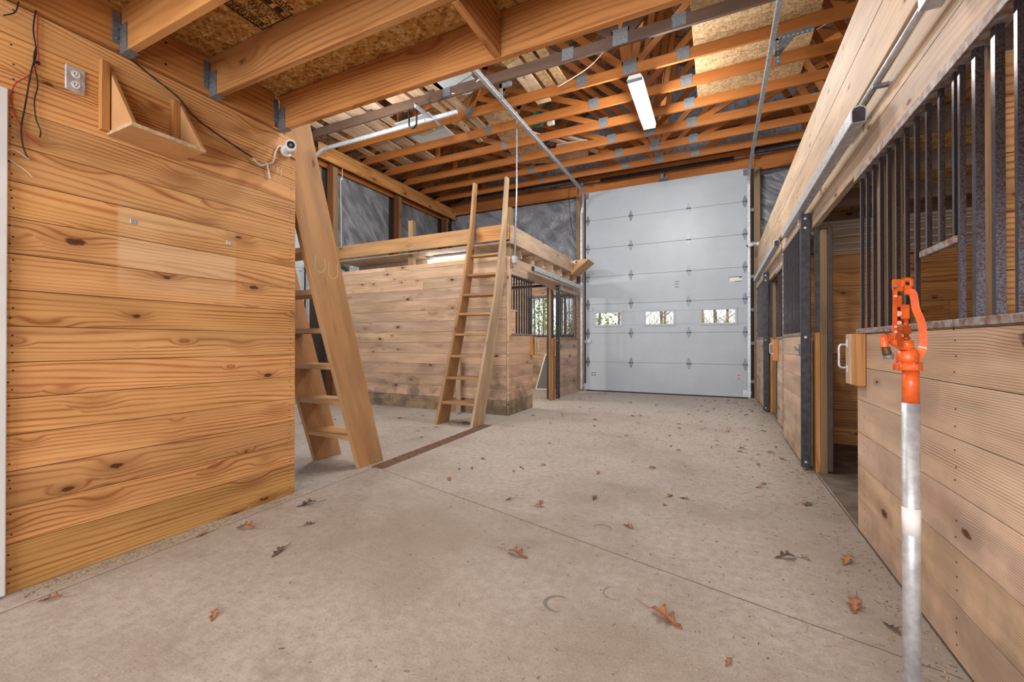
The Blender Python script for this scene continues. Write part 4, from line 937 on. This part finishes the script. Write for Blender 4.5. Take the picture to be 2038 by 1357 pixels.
# ================================================================= DRAIN
t=thing('floor_drain','long narrow rusty floor drain grate between the two ladders','drain',(-2.72,3.9,0))
mb=MB(); a,b_=Vector((-2.705,2.87,.003)),Vector((-2.79,5.02,.003))
d=(b_-a).normalized(); n_=Vector((-d.y,d.x,0)); L_=(b_-a).length
mb.beam(a+n_*.058,b_+n_*.058,.014,.008,t=(1,1,1,1)); mb.beam(a-n_*.058,b_-n_*.058,.014,.008,t=(1,1,1,1))
k=0
while k*.021<L_:
    p=a+d*(k*.021); mb.beam(p+n_*.058,p-n_*.058,.010,.006,t=(1,1,1,1)); k+=1
mb.beam(a,b_,.012,.0065,t=(1,1,1,1)); mb.build('grate','rust_iron',t)
mb=MB(); mb.beam(a+Vector((0,0,-.002)),b_+Vector((0,0,-.002)),.115,.003,t=(1,1,1,1)); mb.build('channel_floor','black',t)

# ================================================================= LOFT CLUTTER lying on truss chords
Z=TZ+.142
def sheet_box(name,mat,label,pts,th,cat,zo=0,group=None):
    c=[]
    for dz in (0,th):
        for p in (pts[0],pts[1],pts[3],pts[2]): c.append((p[0],p[1],Z+zo+dz))
    mb=MB(); mb.hexa(c,None,0); return tag(mb.build(name,mat),label,cat,group)
sheet_box('strand_board_sheet','osbpale','large pale strand board sheet lying on trusses by right track',[(-.27,3.8),(1.05,3.8),(1.03,7.06),(-.27,7.06)],.018,'board')
sheet_box('strand_board_sheet','osbpale','narrow strand board strip on trusses left of the garage track',[(-3.43,5.9),(-2.93,5.9),(-2.99,8.30),(-3.72,8.05)],.018,'board')
sheet_box('plywood_offcut','pale','pale plank offcut lying on trusses above the second ladder',[(-2.72,7.55),(-2.15,7.62),(-2.35,8.42),(-3.05,8.3)],.02,'board',.0)
bl=[(-2.58,-2.36,4.3,6.15),(-2.30,-2.16,4.4,6.0),(-2.11,-1.98,4.4,5.86)]
for i,(x0,x1,y0,y1) in enumerate(bl):
    sheet_box('loose_board','pale' if i==0 else 'osbpale','pale loose board on trusses right of the garage track, %s from left'%ORD[i],[(x0,y0),(x1,y0),(x1+.06,y1),(x0+.06,y1)],.02,'board',0,'loose boards right of track')
rb=random.Random(21); x=-6.25; i=0
while x<-3.75 and i<14:
    wdt=rb.choice((.09,.14,.14,.19,.24)); y0=rb.uniform(3.0,4.3); y1=rb.uniform(6.7,8.0)-(x+6.3)*.35; zz=(0,.04)[i%2]
    if -5.1<x<-4.1: y1=rb.uniform(5.3,5.55)
    sh=rb.uniform(-.06,.06)
    sheet_box('loose_board',rb.choice(('pale','pale','greypine','greypine')),'loose board stored on trusses over left bay, %s from left wall'%ORD[i],[(x,y0),(x+wdt,y0),(x+wdt+sh,y1),(x+sh,y1)],.035,'board',zz,'loose boards over left bay')
    x+=wdt+rb.choice((.01,.02,.05,.10)); i+=1
for i,(p,l) in enumerate((([(-3.75,4.4),(-3.15,4.4),(-3.05,5.05),(-3.65,5.25)],'pale blue white panel on trusses just beyond front loft beam'),([(-3.72,5.02),(-3.12,4.95),(-3.12,5.40),(-3.70,5.46)],'pale panel drooping between trusses near the hook'),([(-4.95,5.65),(-4.2,5.60),(-4.25,6.60),(-5.0,6.62)],'light blue panel sheet on trusses above the side track'))):
    sheet_box('panel_sheet','panelwhite',l,p,.02,'panel',-.0 if i!=1 else .03)
sheet_box('wood_offcut','pale','small plank offcut resting on the light blue panel',[(-4.85,5.78),(-4.45,5.75),(-4.40,6.05),(-4.75,6.12)],.03,'board',-.035+.0)
sheet_box('foam_scrap','insul','yellow foam scrap on trusses just over front loft beam',[(-2.62,4.78),(-2.36,4.76),(-2.32,5.0),(-2.55,5.08)],.12,'foam scrap',-.01)
t=thing('hose_reel','coiled teal hose bundle lying on the trusses','hose',(-2.75,6.95,Z))
mb=MB()
for k in range(4):
    mb.tube([(-2.78+(.13-k*.012)*math.cos(a),6.80+.02*k,Z+.14+(.13-k*.012)*math.sin(a)) for a in [2*math.pi*i/20 for i in range(21)]],.012,6)
mb.build('hose','teal',t); MB().box(-2.62,-2.50,6.78,6.86,Z,Z+.10).build('fitting','white_plastic',t,.01)
# pale lateral lumber ends between trusses
for i,(p,q) in enumerate((((-2.62,7.30),(-1.98,8.15)),((-2.35,7.95),(-1.82,8.85)),((-3.05,7.0),(-2.55,7.75)))):
    mb=MB(); mb.beam((p[0],p[1],Z+.06),(q[0],q[1],Z+.06),.09,.038); tag(mb.build('loose_board','pale',bevel=.002),'short pale diagonal lumber piece on trusses, %s'%['nearest the light','closest to garage door','beside the strand board strip'][i],'board')
wire('cable','white wire swagging between trusses near the hook',[(-3.45,5.15,4.70),(-3.2,5.25,4.70),(-3.0,5.15,4.78),(-2.75,5.2,4.72)],.008,'white_plastic')
wire('cable','white wire running diagonally to the hanging strip light',[(-2.0,5.60,4.66),(-1.5,5.45,4.72),(-1.15,5.25,4.84)],.006,'white_plastic')
wire('cable','grey wire hanging down the left wall post beside near ladder',[(-6.40,5.86,4.70),(-6.41,5.87,4.2),(-6.43,5.85,4.15),(-6.43,5.87,3.0),(-6.43,5.83,2.7)],.006,'white_plastic')
wire('cable','black door cable hanging at left side of garage door',[(-3.1,9.52,4.72),(-3.12,9.5,4.5),(-3.07,9.5,3.9),(-3.02,9.52,3.6)],.006,'black')

# ================================================================= LEAVES AND DEBRIS
def leaf_mesh(name,mat,seed,Ls=.09):
    rr=random.Random(seed); mb=MB(); n=22; pts=[]
    for i in range(n+1):
        u=i/n; w_=.25*math.sin(math.pi*u)**.7*(1+.42*math.sin(u*math.pi*7.3))*(1 if u>.05 else .2)
        pts.append((u,w_))
    curl=rr.uniform(.25,1.0); tw=rr.uniform(-.5,.5)
    def P(u,v): 
        return Vector(((u-.5)*Ls,v*Ls*(1-.3*u),.003+Ls*(curl*(v*v)*2.2+.12*curl*math.sin(u*5+tw)+max(0,tw)*v*.4*u)+.002))
    rows=[-1,-.5,0,.5,1]
    for (u,w_) in pts:
        for r_ in rows: 
            p=P(u,r_*w_); p.z=max(p.z,.001); mb.v.append(p)
    m=len(rows)
    for i in range(n):
        for j in range(m-1):
            a=i*m+j; mb.face([a,a+1,a+m+1,a+m],[(0,0)]*4,(1,1,1,1),0,True)
    b=len(mb.v); zc=mb.v[(n)*m+2].z
    mb.tube([(-.5*Ls,0,.004),(-.78*Ls,.03*Ls,.004),(-1.0*Ls,.0,.008)],.0012,5)
    o=mb.build(name,mat); sd=o.modifiers.new('s','SOLIDIFY'); sd.thickness=.0008; return o
LG='dry leaves scattered on the aisle floor'
special=[(-.94,2.01,.13,'leaf','curled brown leaf clump alone in middle of the floor'),(-.19,1.80,.15,'leafo','orange brown oak leaf with stem near lower right centre'),(.51,2.23,.13,'leafo','bright orange leaf beside hydrant pipe'),(.58,2.67,.12,'leafo','tan curled leaf against near right half wall'),(.31,2.58,.11,'leafd','ragged dark leaf left of near right half wall'),
 (-2.08,1.49,.11,'leafd','dark folded leaf on floor near left wall joint'),(-2.53,1.60,.13,'leafo','orange leaf touching foot of left plank wall'),(-2.58,.79,.09,'leafo','orange leaf at lower left corner of photo'),(-1.83,1.03,.08,'leafo','small pinkish leaf near bottom left of floor'),(.03,1.65,.05,'leafo','tiny orange leaf near bottom edge right of centre'),
 (-2.52,2.01,.13,'leafd','dark brown leaf just beyond end of left plank wall'),(-2.23,1.80,.07,'leafd','small dark leaf nearer than the left floor joint'),(-2.66,1.43,.07,'leafo','small tan leaf by foot of left plank wall'),(.60,2.12,.08,'leafd','dark leaf tucked beside the orange leaf near hydrant'),(-.92,3.58,.09,'leafo','pale tan leaf beyond the diagonal floor joint'),(-3.10,4.95,.14,'leafd','pile of dark leaves between second ladder rails')]
base={}
for m_ in ('leaf','leafo','leafd'): base[m_]=[]
first=True
def put_leaf(x,y,L,mat,label,group=None):
    key=(mat,R.randrange(3)); src=base.setdefault(key,None)
    if src is None:
        src=leaf_mesh('dry_leaf',mat,hash(key[1])+len(mat)*7,.1); base[key]=src; o=src
    else: o=src.copy(); COL.objects.link(o)
    o.location=(x,y,.001); o.rotation_euler=(0,0,R.uniform(0,6.28)); o.scale=(L/.1,L/.1*.7,L/.1*.9)
    tag(o,label,'leaf'); 
    if group: o['group']=group
    elif 'group' in o: del o['group']
for x,y,L,m_,l in special: put_leaf(x,y,L,m_,l)
rl=random.Random(33); n=0
while n<110:
    x=rl.uniform(-2.7,.62); y=rl.uniform(2.6,9.3)
    if rl.random()>(.25+.75*((x+2.7)/3.3)**1.2)*(.5+.5*min(1,y/6)): continue
    put_leaf(x,y,rl.uniform(.04,.085),rl.choice(('leafd','leafd','leaf','leafo')),'small dry brown leaf lying among others on the far aisle floor',LG); n+=1
for i in range(14):
    x=rl.uniform(-5.2,-3.0); y=rl.uniform(3.2,5.6)
    if abs(x+3.1)<.4 and y>4.6: continue
    put_leaf(x,y,rl.uniform(.05,.10),rl.choice(('leafd','leaf')),'dry leaf on concrete of the left bay near the ladders','leaves in the left bay')
for i in range(6): put_leaf(rl.uniform(.95,1.7),rl.uniform(3.4,5.4),rl.uniform(.05,.09),'leafd','dark leaf on dirt floor inside nearer right stall','leaves inside right stall')
mb=MB()
def flake(x,y,s,mi=0):
    a=R.uniform(0,6.28); l=s*R.uniform(.7,1.8); w_=s*R.uniform(.25,.6); h=s*R.uniform(.15,.45)
    c,sn=math.cos(a),math.sin(a); b=len(mb.v)
    for (u,v,z) in ((-l,-w_*.4,0),(l*.9,-w_,0),(l,w_*.5,0),(-l*.6,w_,0),(R.uniform(-.3,.3)*l,0,h)): mb.v.append(Vector((x+u*c-v*sn,y+u*sn+v*c,.0008+z)))
    for q in ((0,1,4),(1,2,4),(2,3,4),(3,0,4)): mb.face([b+i for i in q],[(0,0)]*3,(1,1,1,1),mi)
n=0
while n<9500:
    x=R.uniform(-2.75,.70); y=R.uniform(1.0,9.5)
    if R.random()>.12+.55*max(0,(x+1.6)/2.3)**2+.35*min(1,y/7)+(.5 if x>.5 else 0): continue
    flake(x,y,R.choice((.0015,.002,.0025,.003,.004,.007))*(1 if y<4 else 1.35),R.choice((0,0,0,0,0,1))); n+=1
for i in range(1500): flake(R.choice((-2.79,-2.77,-2.74))+abs(R.gauss(0,.03)),R.uniform(.75,2.15),R.uniform(.002,.006),R.choice((0,1)))
for i in range(1000): flake(R.uniform(-6,-2.8),R.uniform(2.3,5.7),R.uniform(.003,.008),R.choice((0,0,1)))
for i in range(1300): flake(.72-abs(R.gauss(0,.09)),R.uniform(1.8,9.4),R.uniform(.002,.008),R.choice((0,0,0,1)))
for i in range(900): flake(.78+R.uniform(0,.9),R.uniform(3.1,5.6),R.uniform(.004,.012),0)
for i in range(500): flake(R.gauss(.80,.10),R.choice((4.4,7.9))+R.gauss(-.05,.09),R.uniform(.004,.012),0)
for i in range(300): flake(R.uniform(-3.4,-2.8),R.gauss(7.7,.15),R.uniform(.004,.010),0)
for i in range(400): flake(R.gauss(-3.1,.12),R.gauss(4.95,.09),R.uniform(.004,.012),0)
tag(mb.build('floor_debris',['crumb','straw']),'fine bark crumbs and chaff scattered over the concrete aisle','debris',kind='stuff')
mb=MB()
for i in range(12):
    x=R.uniform(.2,.66); y=R.uniform(1.65,3.2); a=R.uniform(0,3.14); l=R.uniform(.03,.10)
    mb.tube(smooth_pts([(x,y,.003),(x+l*.5*math.cos(a),y+l*.5*math.sin(a),.006),(x+l*math.cos(a+.3),y+l*math.sin(a+.3),.003)],3),.0011,4)
for i in range(20):
    x=R.uniform(.1,.66); y=R.uniform(3.2,6.5); a=R.uniform(0,3.14); l=R.uniform(.04,.14)
    mb.tube([(x,y,.003),(x+l*.5*math.cos(a),y+l*.5*math.sin(a),.006),(x+l*math.cos(a+.3),y+l*math.sin(a+.3),.003)],.0013,4)
tag(mb.build('straw_bits','straw'),'loose straw stems on the floor near right half wall','straw',kind='stuff')
for cx_,cy_,r,w_,rot,l in ((-.61,1.71,.055,.018,1.2,'grey curved horseshoe stain in lower middle of floor'),(-.41,1.89,.05,.006,1.4,'thin faint horseshoe arc beside the larger floor stain'),(-.62,2.52,.05,.012,-.6,'faint grey horseshoe stain beyond the diagonal joint')):
    mb=MB(); n=14; b=0
    for i in range(n+1):
        a=rot+4.0*i/n
        for q in (-1,1): mb.v.append(Vector((cx_+(r+q*w_/2*math.sin(math.pi*(i+.6)/(n+1.2)))*math.cos(a),cy_+(r+q*w_/2*math.sin(math.pi*(i+.6)/(n+1.2)))*math.sin(a),.0007)))
    for i in range(n): mb.face([2*i,2*i+1,2*i+3,2*i+2],[(0,0)]*4,(1,1,1,1))
    tag(mb.build('floor_stain',plain('stain_grey_%d'%int(r*1000+cx_*10),(.20,.185,.17),.8)),l,'stain')

# ================================================================= OUTSIDE
mb=MB(); mb.box(-40,40,9.96,60,-.25,-.12,t=(1,1,1,1)); tag(mb.build('ground','grass'),kind='structure')
ro=random.Random(4)
for i in range(44):
    x=-22+i*.95+ro.uniform(-.4,.4); y=27+(i*7%5)*2.6+ro.uniform(-.5,.5); h=ro.uniform(7,11); mb=MB()
    mb.tube([(x,y,-.12),(x+ro.uniform(-.2,.2),y,h*.5),(x+ro.uniform(-.4,.4),y,h)],[.11,.08,.02],6)
    for k in range(34):
        z=ro.uniform(.2,h*.8); a=ro.uniform(0,6.28); l=ro.uniform(.4,1.5); mb.tube([(x,y,z),(x+l*.5*math.cos(a),y+l*.5*math.sin(a),z+l*.35),(x+l*math.cos(a+.4),y+l*math.sin(a+.4),z+l*.9)],[.022,.015,.008],4)
    tag(mb.build('bare_tree','bark'),'leafless tree in the woods outside, seen through door windows','tree',group='bare trees outside the garage door')
mb=MB()
for i in range(2600):
    x=ro.uniform(-22,16); y=ro.uniform(19,26); l=ro.uniform(1.2,3.8); a=ro.uniform(-.5,.5); q=ro.uniform(.006,.013)
    mb.tube([(x,y,-.12),(x+l*.5*a,y,l*.6),(x+l*a,y+.1,l)],[q,q,q*.4],3)
tag(mb.build('underbrush',['straw']),'tangled tan underbrush outside the garage door windows','underbrush',kind='stuff')
for x,y,l in ((-6.2,14.5,'green evergreen shrub outside the barred stall window'),(-4.2,15.5,'yellow green shrub outside leftmost garage door pane')):
    t=thing('evergreen_shrub',l,'shrub',(x,y,-.12)); mb=MB()
    for k in range(1500):
        a=ro.uniform(0,6.28); z=ro.uniform(0,1); rad=(1.0*math.sin(math.pi*min(1,z*.8+.12)))*ro.uniform(.5,1); p=Vector((x+rad*math.cos(a),y+rad*math.sin(a),z*3.2)); q=.07
        b=len(mb.v); d1=Vector((ro.uniform(-1,1),ro.uniform(-1,1),ro.uniform(-1,1)))*q; d2=Vector((ro.uniform(-1,1),ro.uniform(-1,1),ro.uniform(-1,1)))*q
        mb.v+=[p,p+d1,p+d1+d2,p+d2]; mb.face([b,b+1,b+2,b+3],[(0,0)]*4,(1,1,1,1))
    mb.build('foliage','green',t); MB().tube([(x,y,-.12),(x,y,2.6)],[.07,.02],6).build('trunk','bark',t)
for o in bpy.data.objects:
    if '_w' in o: del o['_w']
